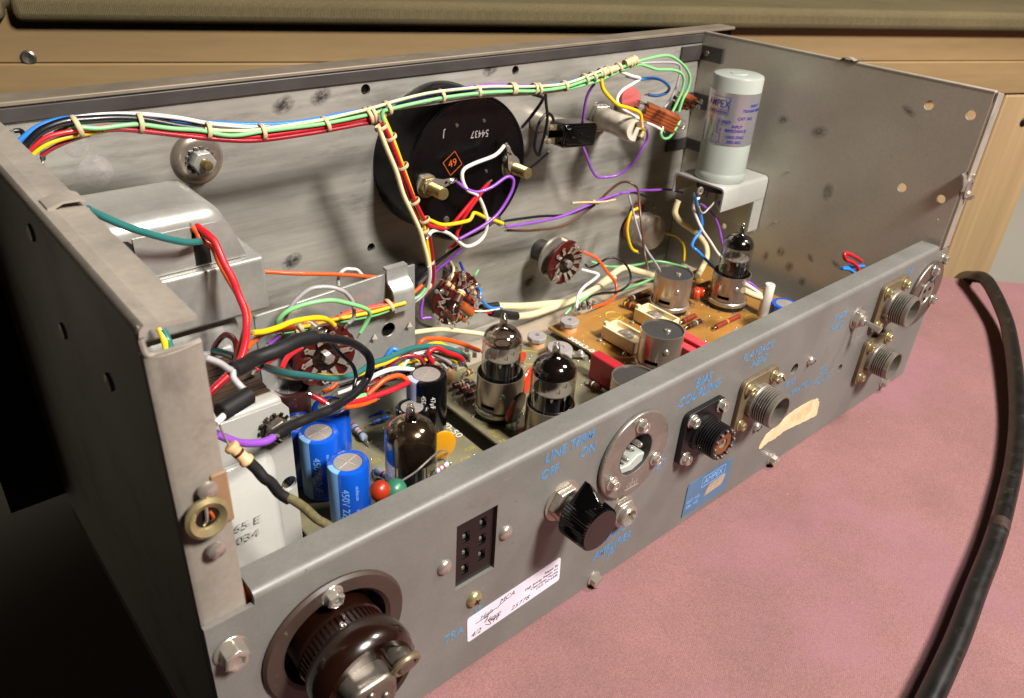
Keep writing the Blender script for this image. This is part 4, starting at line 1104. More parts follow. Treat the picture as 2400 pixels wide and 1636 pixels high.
# ------------------------------------------------------------------ resistors
def resistor(label, a, b, z, r, shade, bands=(), dog=False, lead=3.4, lift=1.2, ya=None, name='resistor', group='resistors on the boards'):
    A_ = on(*a, z=z + r + lift) if ya is None else on(*a, y=ya[0]); B_ = on(*b, z=z + r + lift) if ya is None else on(*b, y=ya[1])
    d = B_ - A_; Ln = d.length
    t = thing(name, label, 'resistor', T(*A_) @ d.to_track_quat('X', 'Z').to_matrix().to_4x4(), group)
    if dog:
        pr = [(.2, 0), (r * .9, .25), (r * 1.08, Ln * .08), (r * 1.08, Ln * .20), (r * .86, Ln * .27), (r * .86, Ln * .73), (r * 1.08, Ln * .8), (r * 1.08, Ln * .92), (r * .9, Ln - .25), (.2, Ln)]
    else:
        pr = [(.2, 0), (r * .8, .05), (r, .4), (r, Ln - .4), (r * .8, Ln - .05), (.2, Ln)]
    MB().lathe(pr, 18, RotY(PI / 2)).build('body', shade, t)
    for f_, c_ in bands:
        rr = r * (1.09 if dog and (f_ < .2 or f_ > .8) else (.88 if dog else 1.02))
        MB().lathe([(rr, Ln * f_ - .45), (rr, Ln * f_ + .45)], 18, RotY(PI / 2), cap=False).build('colour_band', c_, t)
    if lead:
        dn = -(r + lift)
        MB().tube([(0, 0, 0), (-lead * .6, 0, -.2), (-lead, 0, dn * .5), (-lead - .2, 0, dn)], .33, 6).build('lead', 'nickel', t)
        MB().tube([(Ln, 0, 0), (Ln + lead * .6, 0, -.2), (Ln + lead, 0, dn * .5), (Ln + lead + .2, 0, dn)], .33, 6).build('lead', 'nickel', t)
    return t
Bd = lambda *k: [(f, 'band_' + c) for f, c in k]
resistor('dark blue resistor, upper of the two side by side', (858, 976), (899, 964), ZB, 1.25, 'resistor_blue', Bd((.2, 'black'), (.5, 'black'), (.8, 'brown')), True)
resistor('bright blue resistor, lower of the two side by side', (873, 990), (910, 977), ZB, 1.25, 'resistor_sky', Bd((.15, 'brown'), (.55, 'black'), (.8, 'brown')), True)
resistor('pale grey resistor with orange band right of the blue capacitors', (827, 997), (856, 1028), ZB, 1.7, 'resistor_pale', Bd((.08, 'red'), (.3, 'black'), (.5, 'orange'), (.7, 'black')), True)
resistor('pale grey resistor tucked behind the bare brown tube', (880, 1103), (916, 1122), ZB, 1.8, 'resistor_pale', Bd((.5, 'red'), (.8, 'black')), True, lead=2)
resistor('white resistor with red bands right of the bare brown tube', (1020, 1106), (1050, 1086), ZB, 1.2, 'resistor_pale', Bd((.3, 'red'), (.6, 'red')), True, lead=2)
resistor('first dark brown resistor left of the shielded tube', (1062, 905), (1098, 893), ZB, 1.7, 'resistor_brown', Bd((.4, 'yellow'), (.6, 'white')))
resistor('second dark brown resistor left of the shielded tube', (1078, 913), (1112, 900), ZB, 1.7, 'resistor_brown', Bd((.3, 'orange'), (.5, 'white')))
resistor('third dark brown resistor, nearest the board edge', (1090, 927), (1118, 914), ZB, 1.7, 'resistor_brown', Bd((.6, 'orange'),))
resistor('small upright looking brown resistor behind the shielded tube', (1095, 874), (1106, 869), ZB, 1.5, 'resistor_tan', Bd((.4, 'brown'), (.7, 'brown')), lead=3)
resistor('brown resistor with green band beside the dark red film capacitor', (1383, 896), (1408, 911), ZB, 1.5, 'resistor_brown', Bd((.3, 'white'), (.55, 'green'), (.75, 'red')))
resistor('reddish brown resistor behind the closed front shield can', (1601, 753), (1629, 740), ZT, 1.6, 'resistor_red', Bd((.2, 'brown'),))
resistor('brown resistor with white and green bands near the closed front shield can', (1613, 765), (1642, 752), ZT, 1.6, 'resistor_brown', Bd((.2, 'black'), (.4, 'green'), (.6, 'white')))
resistor('long red brown resistor lying alone on the amber board', (1678, 766), (1733, 740), ZT, 1.5, 'resistor_red', Bd((.45, 'yellow'),), lead=1.5)
resistor('striped brown resistor left of the farthest shield can', (1475, 702), (1502, 689), ZT, 1.6, 'resistor_brown', Bd((.3, 'white'), (.6, 'brown')), lead=2)
resistor('brown resistor with yellow and orange bands left of the farthest shield can', (1461, 711), (1496, 723), ZT, 1.6, 'resistor_brown', Bd((.15, 'yellow'), (.5, 'orange')), lead=2)
resistor('dark resistor in the shade of the farthest shield can', (1490, 697), (1522, 690), ZT, 1.6, 'resistor_brown', Bd((.4, 'red'),), lead=2)
resistor('red brown resistor against the shield of the far right tube', (1636, 672), (1664, 662), ZT, 1.6, 'resistor_brown', Bd((.4, 'red'),), lead=2)
# trimmers, nuts and small hardware
def trimmer(label, px, py, ln, wd, hgt, screw):
    p = on(px, py, z=ZT + hgt)
    t = thing('trimmer', label, 'trimmer', T(p.x, p.y, ZT), 'cream trimmer boxes')
    MB().plate(rrect(0, -ln, wd, 0, 1.2), [rrect(1.3, -ln + 1.3, wd - 1.3, -1.3, .8, 3)], hgt - 1.2, T(0, 0, 1.2)).build('box', 'cream_plastic', t, bevel=.3)
    MB().box2((.6, -ln + .6, 1.0), (wd - .6, -.6, hgt - 3)).build('insert', 'cream_plastic', t)
    MB().lathe([(4.9, hgt - 3), (4.9, hgt - 1.6), (3.0, hgt - 1.2), (2.8, hgt - .4), (1.6, hgt + .2), (.1, hgt + .3)], 26, T(wd / 2, -ln * screw, 0)).build('screw_cap', 'tin', t)
    for yy in (-2, -ln + 4): MB().lathe([(1.3, 0), (1.3, 1), (.5, 1.8), (.1, 1.9)], 10, T(-2.0, yy, .1)).build('solder_joint', 'nickel', t)
    MB().box2((1, -2.4, hgt), (3.4, -.2, hgt + 2.2)).build('corner_stud', 'cream_plastic', t, bevel=.3)
    return t
trimmer('cream trimmer box with a round metal cap, in front of its twin', 1410, 762, 25, 13, 9, .52)
trimmer('second cream trimmer box partly hidden by the closed shield can', 1486, 722, 25, 13, 9, .42)
def octnut(label, px, py, z, R, hh):
    p = on(px, py, z=z + hh)
    t = thing('plastic_nut', label, 'nut', T(p.x, p.y, z), 'grey plastic nuts on peach washers')
    MB().lathe([(R * .80, 0), (R * .80, hh - 2.6)], 24).build('washer', 'peach_plastic', t)
    MB().ngon(R, 8, hh - 2.8, hh, None, .3).build('nut', 'grey_plastic', t, bevel=.4)
    MB().lathe([(1.3, hh), (1.1, hh + .5), (.1, hh + .6)], 12, T(.6, .3, 0)).build('stud', 'nickel', t)
octnut('grey plastic nut on the corner of the amber board', 1335, 750, ZT, 5.8, 6.5)
octnut('grey plastic nut beside the yellow ring on the middle board', 1259, 786, ZB, 5.8, 6.5)
p = on(1312, 812, z=ZB + 8)
t = thing('trimmer', 'round grey trimmer with a crumpled solder lug behind the dark domed tube', 'trimmer', T(p.x, p.y, ZB))
MB().lathe([(7.4, 0), (7.4, 6.8), (6.8, 7.6), (2.6, 7.7), (2.4, 7.2), (.1, 7.2)], 30).build('body', 'grey_plastic', t)
MB().tube([(6, -5, 3), (9, -8, 4), (11, -9, 2)], [1.6, 2.0, 1.2], 6).ball((11.5, -9.6, 1.4), 1.9, 8).ball((9.6, -7.2, 4.4), 1.7, 8).build('solder_lug', 'nickel', t)
p = on(1786, 740, z=ZT)
t = thing('ceramic_post', 'white ceramic rod standing on the amber board by the flat blue capacitor', 'post', T(p.x + .6, p.y, ZT))
MB().lathe([(3.2, 0), (3.2, 21.2), (2.8, 21.8), (1.4, 21.8), (1.2, 21.0), (.1, 21.0)], 22).build('rod', 'white_ceramic', t)
t = thing('ferrite_lump', 'dull pinkish capacitor lump beside the tall black capacitor', 'capacitor', T(*on(1050, 898, z=ZB)))
MB().ball((0, 0, 5), (4.5, 3.5, 5), 14).build('body', 'resistor_tan', t); MB().cyl((-4, -2, 5), (-8, -4, 4.6), 2, n=10).build('plug', 'black_plastic', t)

# ------------------------------------------------------------------ things on the front wall
mt = thing('meter', 'large round black meter case on the front wall behind the wiring', 'meter', face(209, 126.5, D))
MB().lathe([(38.6, 0), (38.6, 2), (38, 3), (38, 27.6), (37.4, 29.3), (36.6, 29.6), (35.8, 29.5), (35.4, 29.1), (.1, 29.1)], 72).build('case', 'black_paint', mt)
def mloc(px, py, d=29.2): p = on(px, py, y=D - d); return p.x - 209, p.z - 126.5
x, y = mloc(1125, 313); text_mb('54437', 5.2, T(x, y, 29.15) @ RotZ(PI - .06), .02, sx=.9).build('stamped_number', 'grey_plastic', mt, smooth=0)
x, y = mloc(1040, 315); text_mb('J', 5.0, T(x, y, 29.15) @ RotZ(PI - .1), .02).build('stamped_letter', 'grey_plastic', mt, smooth=0)
x, y = mloc(1061, 383)
q = text_mb('49', 5.4, T(x, y, 29.15) @ RotZ(.16), .02)
def sq(cx, cy, a, b, rot, w_=.32):
    mb = MB()
    for sx_, sy_, lx, ly in ((0, b, a * 2, w_), (0, -b, a * 2, w_), (a, 0, w_, b * 2), (-a, 0, w_, b * 2)):
        mb.box((sx_, sy_, 0), (lx + (w_ if ly == w_ else 0), ly, .04), T(cx, cy, 29.16) @ RotZ(rot))
    return mb
join(q, sq(x, y, 4.3, 4.3, .16 + .42)).build('orange_stamp', 'orange_ink', mt, smooth=0)
x, y = mloc(1103, 385); sq(x, y, 4.2, 4.4, .2).build('faint_stamp', 'bakelite', mt, smooth=0)
for px, py, r in ((1070, 294, 1.1), (1134, 283, 1.1), (1046, 515, 2.0), (1139, 401, 1.0)):
    x, y = mloc(px, py); MB().lathe([(r, 29), (r * .8, 29.8), (.1, 30.0)], 12, T(x, y, 0)).build('rivet', 'worn_steel', mt)
def stud(px, py, lug_a):
    x, y = mloc(px, py, 31)
    mb = MB(); pr = [(3.1, 29)]; h = 30
    while h < 43: pr += [(3.1, h), (2.75, h + .35), (3.1, h + .7)]; h += .72
    pr += [(2.7, h + .6), (.1, h + .7)]
    MB().lathe(pr, 20, T(x, y, 0)).build('stud', 'brass', mt, smooth=28)
    MB().lathe([(6.0, 29.1), (6.0, 30.4), (3, 30.5)], 26, T(x, y, 0)).build('washer', 'tin', mt)
    MB().lathe([(5.4, 30.5), (5.4, 32.6), (4.8, 33.2), (3, 33.2)], 6, T(x, y, 0)).build('nut', 'brass', mt, bevel=.2)
    MB().plate([(-3.4, -3.4), (3, -4), (8, -2), (14, -1.1), (15, 0), (14, 1.1), (8, 2), (3, 4), (-3.4, 3.4)], [circle(9, 0, 1.0, 10)], .7, T(x, y, 33.3) @ RotZ(lug_a)).build('solder_tag', 'tin', mt)
    MB().ball((0, 0, 0), (2.6, 1.4, 1.2), 10, T(x, y, 34.2) @ RotZ(lug_a) @ T(13, 0, 0)).build('solder_joint', 'nickel', mt)
x, y = mloc(1170, 521, 31); MB().box((x - 3, y + 1, 29.8), (9, 3.2, 1.2)).ball((x, y, 31.5), (2.4, 2.0, 1.8), 10).build('lower_terminal', 'worn_steel', mt)
stud(1199, 391, 2.05); stud(1003, 437, .12)
p = on(482, 389, y=D - 14)
t = thing('mounting_stud', 'hex nut on a threaded stud in a raised dimple of the front wall', 'nut', face(on(459, 372, y=D).x + .5, on(459, 372, y=D).z, D))
MB().lathe([(11.4, 0), (11.2, .5), (9.5, 2.0), (7.5, 2.8), (.1, 3.0)], 36).build('dimple', 'shield_tin', t)
mb = MB()
for k in range(14):
    a = 2 * PI * k / 14; mb.box((5.6 * math.cos(a), 5.6 * math.sin(a), 3.7), (1.5, .9, 1.0), None)
mb.lathe([(5.2, 3.1), (5.2, 4.1), (3, 4.1)], 22).build('star_washer', 'dark_tin', t)
MB().lathe([(5.4, 4.2), (5.4, 8.0), (4.9, 8.6), (2.4, 8.6)], 6).build('nut', 'galvanized', t, bevel=.25)
MB().lathe([(2.2, 4), (2.2, 9.6), (2.0, 10), (2.2, 10.4), (2.0, 10.8), (2.2, 11.2), (2.0, 11.6), (2.2, 12), (1.8, 12.6), (.1, 12.7)], 16).build('stud', 'brass', t, smooth=28)
# black socket with two lugs
pa = on(1343, 312, y=158)
t = thing('black_socket_block', 'glossy black moulded block with two solder lugs right of the meter', 'terminal block', face(pa.x, pa.z, 158, -.10))
MB().prism(rrect(-13, -6.6, 13, 6.6, 2.2), -7, 6).build('body', 'black_gloss', t, bevel=1.2, seg=3)
MB().prism(rrect(-11.5, -4.6, 11.5, 4.6, 2.0), 5.8, 6.9).build('raised_face', 'black_gloss', t, bevel=.4)
for k in range(3): MB().lathe([(1.6, 6.6), (1.4, 7.2), (.1, 7.3)], 12, T(-6 + 6 * k, -1 + (k % 2) * 2, 0)).build('rivet', 'black_gloss', t)
for yy in (3.6, -3.8):
    MB().plate([(-19, -1.6), (-12.5, -1.6), (-12.5, 1.6), (-19, 1.6), (-20.4, 0)], [circle(-17.4, 0, .8, 8)], .6, T(0, yy, -1)).build('solder_lug', 'brass', t)
    MB().ball((-17.5, yy, -.2), (1.8, 1.6, 1.2), 9).build('solder_joint', 'nickel', t)
MB().lathe([(6.2, -29), (6.2, -7)], 20).build('neck', 'tin', t)
# wrapped phone jack
jb = on(1409, 277, y=D - 4); je = on(1490, 308, y=142)
dj = (je - jb); 
t = thing('wrapped_jack', 'phone jack body wrapped in yellowed clear tape on the front wall', 'socket', T(*jb) @ dj.to_track_quat('Z', 'Y').to_matrix().to_4x4())
MB().lathe([(9.6, -3), (9.6, -2), (5, -1.9)], 28).build('washer', 'nickel', t)
MB().lathe([(9.0, -1.8), (9.0, 1.6), (8.2, 2.4), (5, 2.4)], 6).build('nut', 'tin', t, bevel=.3)
LJ = dj.length
MB().lathe([(6.8, 2.4), (7.0, 8), (6.7, LJ * .6), (6.9, LJ - 2), (5.6, LJ), (.1, LJ)], 20).build('taped_body', 'tape_clear', t, bevel=0)
for k, a in enumerate((0.4, 1.6, -1.0)):
    MB().prism([(-1.4, 0), (1.4, 0), (1.0, 7), (-1.0, 7)], -.3, .3, T(4 * math.cos(a), 4 * math.sin(a), LJ - 1) @ RotZ(a) @ RotX(PI / 2)).build('terminal', 'brass', t)
# lever switch: laminated brown stack with metal contacts, and its twin behind
def leaf_switch(label, a, b, ya, yb, nl, hgt, wid):
    A_ = on(*a, y=ya); B_ = on(*b, y=yb); d = B_ - A_
    t = thing('leaf_switch', label, 'switch', T(*A_) @ d.to_track_quat('X', 'Z').to_matrix().to_4x4(), 'leaf switches on the front wall')
    s0 = MB().box2((0, -wid / 2, 0), (d.length, wid / 2, hgt / nl * .82))
    f = s0.build('laminate', 'brown_phenolic', t, bevel=.15)
    for k in range(1, nl):
        q = f.copy(); col.objects.link(q); q.parent = t; put(q, T((k % 2) * -.8, 0, k * hgt / nl - hgt / 2))
    put(f, T(0, 0, -hgt / 2))
    for k in range(3):
        MB().prism([(-7, -.8), (0, -1.2), (0, 1.2), (-7, .8)], -.2, .2, T(0, -wid / 4 + wid / 4 * k, -hgt / 2 + (k + .5) * hgt / 3)).build('contact_leaf', 'tin', t)
        MB().prism([(0, -1.2), (6, -.8), (6, .8), (0, 1.2)], -.2, .2, T(d.length, -wid / 4 + wid / 4 * k, -hgt / 2 + (k + .4) * hgt / 3)).build('contact_leaf', 'tin', t)
    MB().ball((d.length + 5, 0, 0), (1.8, 1.8, 1.8), 9).ball((-6, wid / 4, 1), (1.6, 1.6, 1.6), 9).build('solder_joint', 'nickel', t)
    return t
leaf_switch('orange brown laminated leaf switch near the white transformer can', (1512, 258), (1585, 290), 172, 158, 5, 10, 11)
leaf_switch('second brown leaf switch half hidden behind the green wires', (1600, 232), (1622, 244), 178, 170, 3, 8, 9)
p = on(1478, 234, y=180)
t = thing('red_disc_capacitor', 'flat pinkish red disc capacitor behind the yellow and white wires', 'capacitor', T(*p) @ RotZ(-.5) @ RotX(PI / 2 - .35))
MB().lathe([(.1, -.9), (6.8, -.9), (7.2, -.5), (7.2, .5), (6.8, .9), (.1, .9)], 30, Matrix.Diagonal((.9, 1.1, 1, 1))).build('body', 'pink_disc', t)
MB().tube([(5, -2, 0), (10, -3, .5), (13, -5, 1)], .4, 6).build('lead', 'nickel', t)
# potentiometer near the corner
p = on(1536, 549, y=166)
t = thing('potentiometer', 'round metal cased potentiometer with brown terminals in the far corner', 'potentiometer', face(p.x, p.z, D))
MB().lathe([(12.0, 6), (12.2, 7), (12.2, 20), (11.4, 21.6), (9, 22.0), (.1, 22.0)], 36).build('case', 'shield_tin', t)
MB().lathe([(12.4, 3), (12.4, 6)], 30).prism([(-6, 9), (6, 9), (5, 16), (-5, 16)], 3, 5).build('terminal_plate', 'brown_phenolic', t, bevel=.3)
MB().lathe([(12.3, 11), (12.5, 11.4), (12.3, 11.8)], 36, cap=False).build('bead', 'nickel', t)
for k in (-1, 0, 1): MB().box((k * 3.6, 17, 4.4), (1.6, 5, .5)).ball((k * 3.6, 19, 4.6), 1.2, 8).build('terminal', 'brass', t)
# rotary switches
def rotary(label, cx, cz, y0, R, back, spin=0.0, nl=12, loaded=False, gap=9):
    t = thing('rotary_switch', label, 'switch', face(cx, cz, y0, spin), 'red rotary switches')
    out = []
    for k in range(40):
        a = 2 * PI * k / 40; rr = R * (1 if k % 4 else .955)
        out.append((rr * math.cos(a), rr * math.sin(a)))
    MB().plate(out, [circle(0, 0, R * .30, 16)], 1.8, T(0, 0, -1.8)).build('wafer', 'red_phenolic', t, bevel=.2)
    MB().lathe([(R * .46, -.2), (R * .46, .9), (R * .30, 1.1), (R * .12, 1.1)], 20).build('rotor', 'bakelite' if not loaded else 'red_phenolic', t)
    MB().lathe([(R * .18, -back), (R * .18, 3.6), (R * .13, 4.0), (.1, 4.0)], 6).build('shaft', 'tin', t)
    lug = None
    for k in range(nl):
        a = 2 * PI * k / nl + .1
        if lug is None:
            lug = MB().plate([(0, -1.3), (3.8, -.9), (5.2, -1.4), (6.4, 0), (5.2, 1.4), (3.8, .9), (0, 1.3)], [circle(4.9, 0, .65, 8)], .5).build('contact_lug', 'tin', t); q = lug
        else:
            q = lug.copy(); col.objects.link(q); q.parent = t
        put(q, RotZ(a) @ T(R * (.50 if loaded else .44), 0, .3) @ RotY(-.15 - random.random() * .5))
    MB().lathe([(R * .98, -gap - 2), (R * .98, -gap)], 30).build('mounting_disc', 'tin', t)
    for a in (.5, .5 + PI):
        MB().cyl((R * .82 * math.cos(a), R * .82 * math.sin(a), -gap), (R * .82 * math.cos(a), R * .82 * math.sin(a), 0), 2.2, n=10).build('spacer', 'tin', t)
        MB().lathe([(2.6, 0), (2.6, .8), (1.4, 1.2), (1.4, 2.4), (.1, 2.5)], 12, T(R * .82 * math.cos(a), R * .82 * math.sin(a), .1)).build('screw', 'nickel', t)
    MB().lathe([(R * .5, -back), (R * .5, -gap - 2)], 20).build('bushing', 'dark_tin', t)
    return t
rotary('red rotary switch wafer on the bare front wall left of the potentiometer', *(lambda p: (p.x, p.z))(on(1326, 616, y=163)), 163, 14.4, 24.7, .3, gap=8)
rotary('red rotary switch crowded with resistors below the meter', *(lambda p: (p.x, p.z))(on(1069, 700, y=155)), 155, 15.6, 32.7, .8, loaded=True, gap=14)
rotary('red rotary switch on the bright bracket plate, behind the black sleeved lead', *(lambda p: (p.x, p.z))(on(763, 834, y=112)), 112, 14.6, 13.4, 1.2, nl=10, gap=7)
def tagres(label, a, b, ya, yb, r, shade, bands=(), lead=4): return resistor(label, a, b, 0, r, shade, bands, False, lead, 0, (ya, yb), group='parts soldered across the crowded rotary switch')
tagres('brown resistor hanging across the crowded rotary switch', (1041, 726), (1062, 750), 146, 145, 1.7, 'resistor_brown', Bd((.3, 'brown'), (.6, 'black')))
tagres('dark barrel shaped part with yellow band on the crowded rotary switch', (1083, 681), (1068, 711), 146, 143, 2.4, 'resistor_brown', Bd((.15, 'white'), (.3, 'yellow')))
tagres('orange brown flat part right of the dark barrel part on the rotary switch', (1082, 715), (1105, 735), 147, 146, 2.6, 'brown_phenolic', (), 2)
tagres('small rust coloured resistor above the orange brown part on the rotary switch', (1092, 693), (1110, 707), 149, 149, 1.5, 'resistor_red', ())
tagres('small tan resistor at the right rim of the crowded rotary switch', (1104, 672), (1114, 690), 149, 148, 1.2, 'resistor_tan', Bd((.4, 'brown'),), 2)
tagres('little orange resistor low on the crowded rotary switch', (1070, 738), (1090, 752), 148, 147, 1.3, 'brown_phenolic', Bd((.5, 'black'),), 2)
tagres('brown resistor at the upper left of the crowded rotary switch', (1046, 662), (1062, 676), 149, 148, 1.5, 'resistor_tan', Bd((.5, 'black'),))
t = thing('solder_links', 'bare tinned wire links and solder blobs on the crowded rotary switch', 'wire links', T(*on(1069, 700, y=147)))
o_ = on(1069, 700, y=147)
mb = MB()
for l in (((1022, 682), (1030, 686), (1040, 700), (1056, 700)), ((1028, 706), (1032, 716), (1040, 722)), ((1100, 692), (1112, 675), (1124, 668)), ((1105, 690), (1113, 678)), ((1070, 753), (1076, 732)),
          ((1060, 748), (1068, 768)), ((1084, 645), (1092, 662), (1088, 676)), ((1050, 655), (1058, 640)), ((1028, 758), (1034, 748), (1038, 752))):
    mb.tube([on(*p_, y=146) - o_ for p_ in l], .4, 6)
for px, py in ((1023, 683), (1036, 682), (1126, 668), (1128, 697), (1112, 699), (1030, 759), (1096, 757), (1024, 744), (1086, 640), (1053, 652), (1018, 740), (1065, 762)):
    mb.ball(on(px, py, y=146) - o_, 1.3, 8)
mb.build('link', 'nickel', t)
# bright bracket that carries the left rotary switch
bk = thing('switch_bracket', 'bright zinc bracket plate with a hole and a bent cable clamp, left of centre', 'bracket', T(72, 125, 10))
pt_ = lambda px, py: (lambda q: (q.x - 72, q.z - 10))(on(px, py, y=125))
ptl = [(2, .2), (80, .2), (80, pt_(965, 622)[1]), (2, pt_(605, 740)[1])]
MB().plate(ptl, [circle(*pt_(910, 772), 3.6, 22)], 1.3, Matrix(((1, 0, 0, 0), (0, 0, -1, 1.3), (0, 1, 0, 0), (0, 0, 0, 1)))).build('plate', 'galvanized', bk, bevel=.2)
MB().lathe([(3.7, -1.6), (4.0, -.2), (3.6, .3)], 24, T(pt_(910, 772)[0], 0, pt_(910, 772)[1]) @ RotX(PI / 2), cap=False).build('grommet_rim', 'tin', bk)
MB().lathe([(3.6, -.4), (3.6, -16), (.1, -16)], 22, T(pt_(910, 772)[0], 0, pt_(910, 772)[1]) @ RotX(PI / 2), cap=False).build('hole_shade_liner', 'black_rubber', bk)  # closed black tube added behind the hole to keep it dark
for px, py in ((872, 788), (954, 760)):
    a, b = pt_(px, py); MB().prism([(-1.5, -.4), (1.5, -.4), (.2, 2.6)], -.25, .25, T(a, -2.2, b - .4) @ RotZ(-.5) @ RotX(.9)).build('bent_tab', 'mica', bk, bevel=.3)
a0 = pt_(903, 641); a1 = pt_(962, 625)
cw = a1[0] - a0[0]
prof = [(-.3, 0), (-.3, -4.6), (-1.4, -6.4), (-4.6, -8.4), (-5.8, -10.6), (-6.0, -18.5), (-7.0, -18.5), (-6.9, -10.2), (-5.4, -7.4), (-2.4, -5.4), (-1.3, -3.8), (-1.3, 1.0), (2, 1.2), (2, 0)]
MB().prism(prof, 0, cw * .82, Matrix(((0, 0, 1, a0[0]), (1, 0, 0, 0), (0, 1, 0, (a0[1] + a1[1]) / 2 + 1.4), (0, 0, 0, 1)))).build('cable_clamp', 'galvanized', bk, smooth=50)
# ------------------------------------------------------------------ transformers at the left
pt = thing('power_transformer', 'big galvanized power transformer with a flared cover at the left', 'transformer', T(42, 140, 10))
tx = lambda x, y, z: (x - 42, y - 140, z - 10)
MB().box2(tx(8, 115, 106), tx(77, 172, 128.6)).build('cover_rim', 'galvanized', pt, bevel=1.6, seg=3)
lo = [(9, 118.6), (73, 118.6), (73, 169), (9, 169)]; hi = [(9, 118.6), (64, 118.6), (64, 156), (9, 156)]
MB().add([tx(x, y, 128) for x, y in lo] + [tx(x, y, 150.4) for x, y in hi], [(3, 2, 1, 0), (4, 5, 6, 7), (0, 1, 5, 4), (1, 2, 6, 5), (2, 3, 7, 6), (3, 0, 4, 7)]).build('cover_top', 'galvanized', pt, bevel=6.0, seg=6)
def arch(cx, z0, z1, w_):
    return [(cx - w_, z0), (cx + w_, z0), (cx + w_, z1 - w_)] + [(cx + w_ * math.cos(a), z1 - w_ + w_ * math.sin(a)) for a in (.5, 1.05, 1.57, 2.1, 2.64)] + [(cx - w_, z1 - w_)]
ya = 118.0; s1 = on(468, 552, y=ya); s2 = on(287, 556, y=ya); t1 = on(468, 510, y=ya).z; t2 = on(286, 539, y=ya).z
MB().plate([(10, 128.9), (71.5, 128.9), (65.6, 143.8), (64.6, 144.4), (10, 144.4)], [arch(s1.x, 129.3, min(t1, 144.0), 2.9), arch(s2.x, 129.3, t2, 2.9)], .5,
           T(-42, -140, -10) @ Matrix(((1, 0, 0, 0), (0, 0, -1, 118.5), (0, 1, 0, 0), (0, 0, 0, 1)))).build('cover_front', 'galvanized', pt, smooth=0)
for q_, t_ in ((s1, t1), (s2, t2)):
    MB().prism(arch(q_.x - 42, 119.25, min(t_, 144.0) - 9.9, 3.1), 0, .04, T(0, 118.56 - 140, 0) @ RotX(PI / 2)).build('slot_shade_sheet', 'black_rubber', pt)  # thin black sheet in place of the shade inside each cable slot
MB().box2(tx(10, 120, 62), tx(68, 166, 105.6)).build('lower_cover', 'galvanized', pt, bevel=9, seg=5)
MB().box2(tx(12, 122, 10), tx(64, 162, 61)).build('core', 'lamination', pt, bevel=1)
ck = thing('choke', 'white painted choke with a dark iron core beside the blue capacitors', 'transformer', T(36, 85, 20))
cx = lambda x, y, z: (x - 36, y - 85, z - 20)
MB().plate([(-21, -9.6), (22.4, -9.6), (22.4, 74), (20, 77.5), (-21, 77.5)], [circle(*(lambda q: (q.x - 36, q.z - 20))(on(678, 1133, y=66)), 3.0, 18)], 1.6,
           T(0, -17.4, 0) @ RotX(PI / 2)).build('side_plate', 'grey_paint', ck, bevel=.5)
MB().box2(cx(15, 67.6, 90), cx(57.6, 75, 98.4)).build('top_fold', 'grey_paint', ck, bevel=2.6, seg=4)
bl = [(14, 66, 20), (51.5, 66, 20), (51.5, 66, 82), (14, 66, 82), (15, 52, 20), (46.5, 52, 20), (45.5, 54, 66), (15, 54, 66)]
MB().add([cx(*p_) for p_ in bl], [(0, 1, 2, 3), (7, 6, 5, 4), (0, 4, 5, 1), (1, 5, 6, 2), (2, 6, 7, 3), (3, 7, 4, 0)]).build('bulged_cover', 'grey_paint', ck, bevel=3.2, seg=4)
mb = MB()
for k in range(20):
    y0 = 75.6 + k * 1.62; e = random.uniform(-.4, .4)
    mb.box2(cx(16 + random.uniform(-.3, .3), y0, 20), cx(57 + e, y0 + 1.34, 96 + random.uniform(-.25, .25)))
tag(mb.build('lamination', 'lamination', ck), None, None, kind='stuff')
MB().box2(cx(14, 108.4, 20), cx(57.6, 111, 99)).build('side_plate', 'grey_paint', ck, bevel=.8)
p = on(648, 1004, y=64)
mb = MB()
for k in range(12):
    a = 2 * PI * k / 12; mb.box((0, 0, 0), (1.5, 1.1, .9), T(5.0 * math.cos(a), 5.0 * math.sin(a), .6) @ RotZ(a) @ RotX(.5))
M_ = T(p.x - 36, p.y - 85 + 1.2, p.z - 20) @ RotX(PI / 2)
q = MB(); q.add(mb.v, mb.f, M_); q.lathe([(4.6, 0), (4.6, 1), (2, 1)], 20, M_); q.build('star_washer', 'bakelite', ck)
MB().lathe([(4.7, 1.1), (4.7, 4.2), (4.2, 4.7), (2.2, 4.7)], 6, M_ @ RotZ(.3)).build('nut', 'worn_steel', ck, bevel=.2)
MB().lathe([(2.0, 1), (2.0, 6.6), (1.6, 7), (.1, 7)], 14, M_).build('bolt_end', 'nickel', ck)
def engrave(s_, px, py, size): 
    q_ = on(px, py, y=52.6); return text_mb(s_, size, T(q_.x - 36, q_.y - 85 - .05, q_.z - 20) @ RotX(PI / 2 - .03), .06, shear=.1, sx=1.25)
join(engrave('765 E', 572, 1232, 4.4), engrave('4034', 573, 1262, 4.4)).build('stamped_number', 'grey_paint', ck, smooth=0)
p = on(574, 1402, y=22)
t = thing('copper_winding', 'bit of orange wound coil showing beside the near left corner', 'coil', T(*p))
for k in range(3): MB().tube([(-3 + 2.4 * k, 3, -10), (-3 + 2.4 * k, 0, 0), (-2.6 + 2.4 * k, 4, 5)], 1.25, 8).build('turn', 'copper_coil', t)
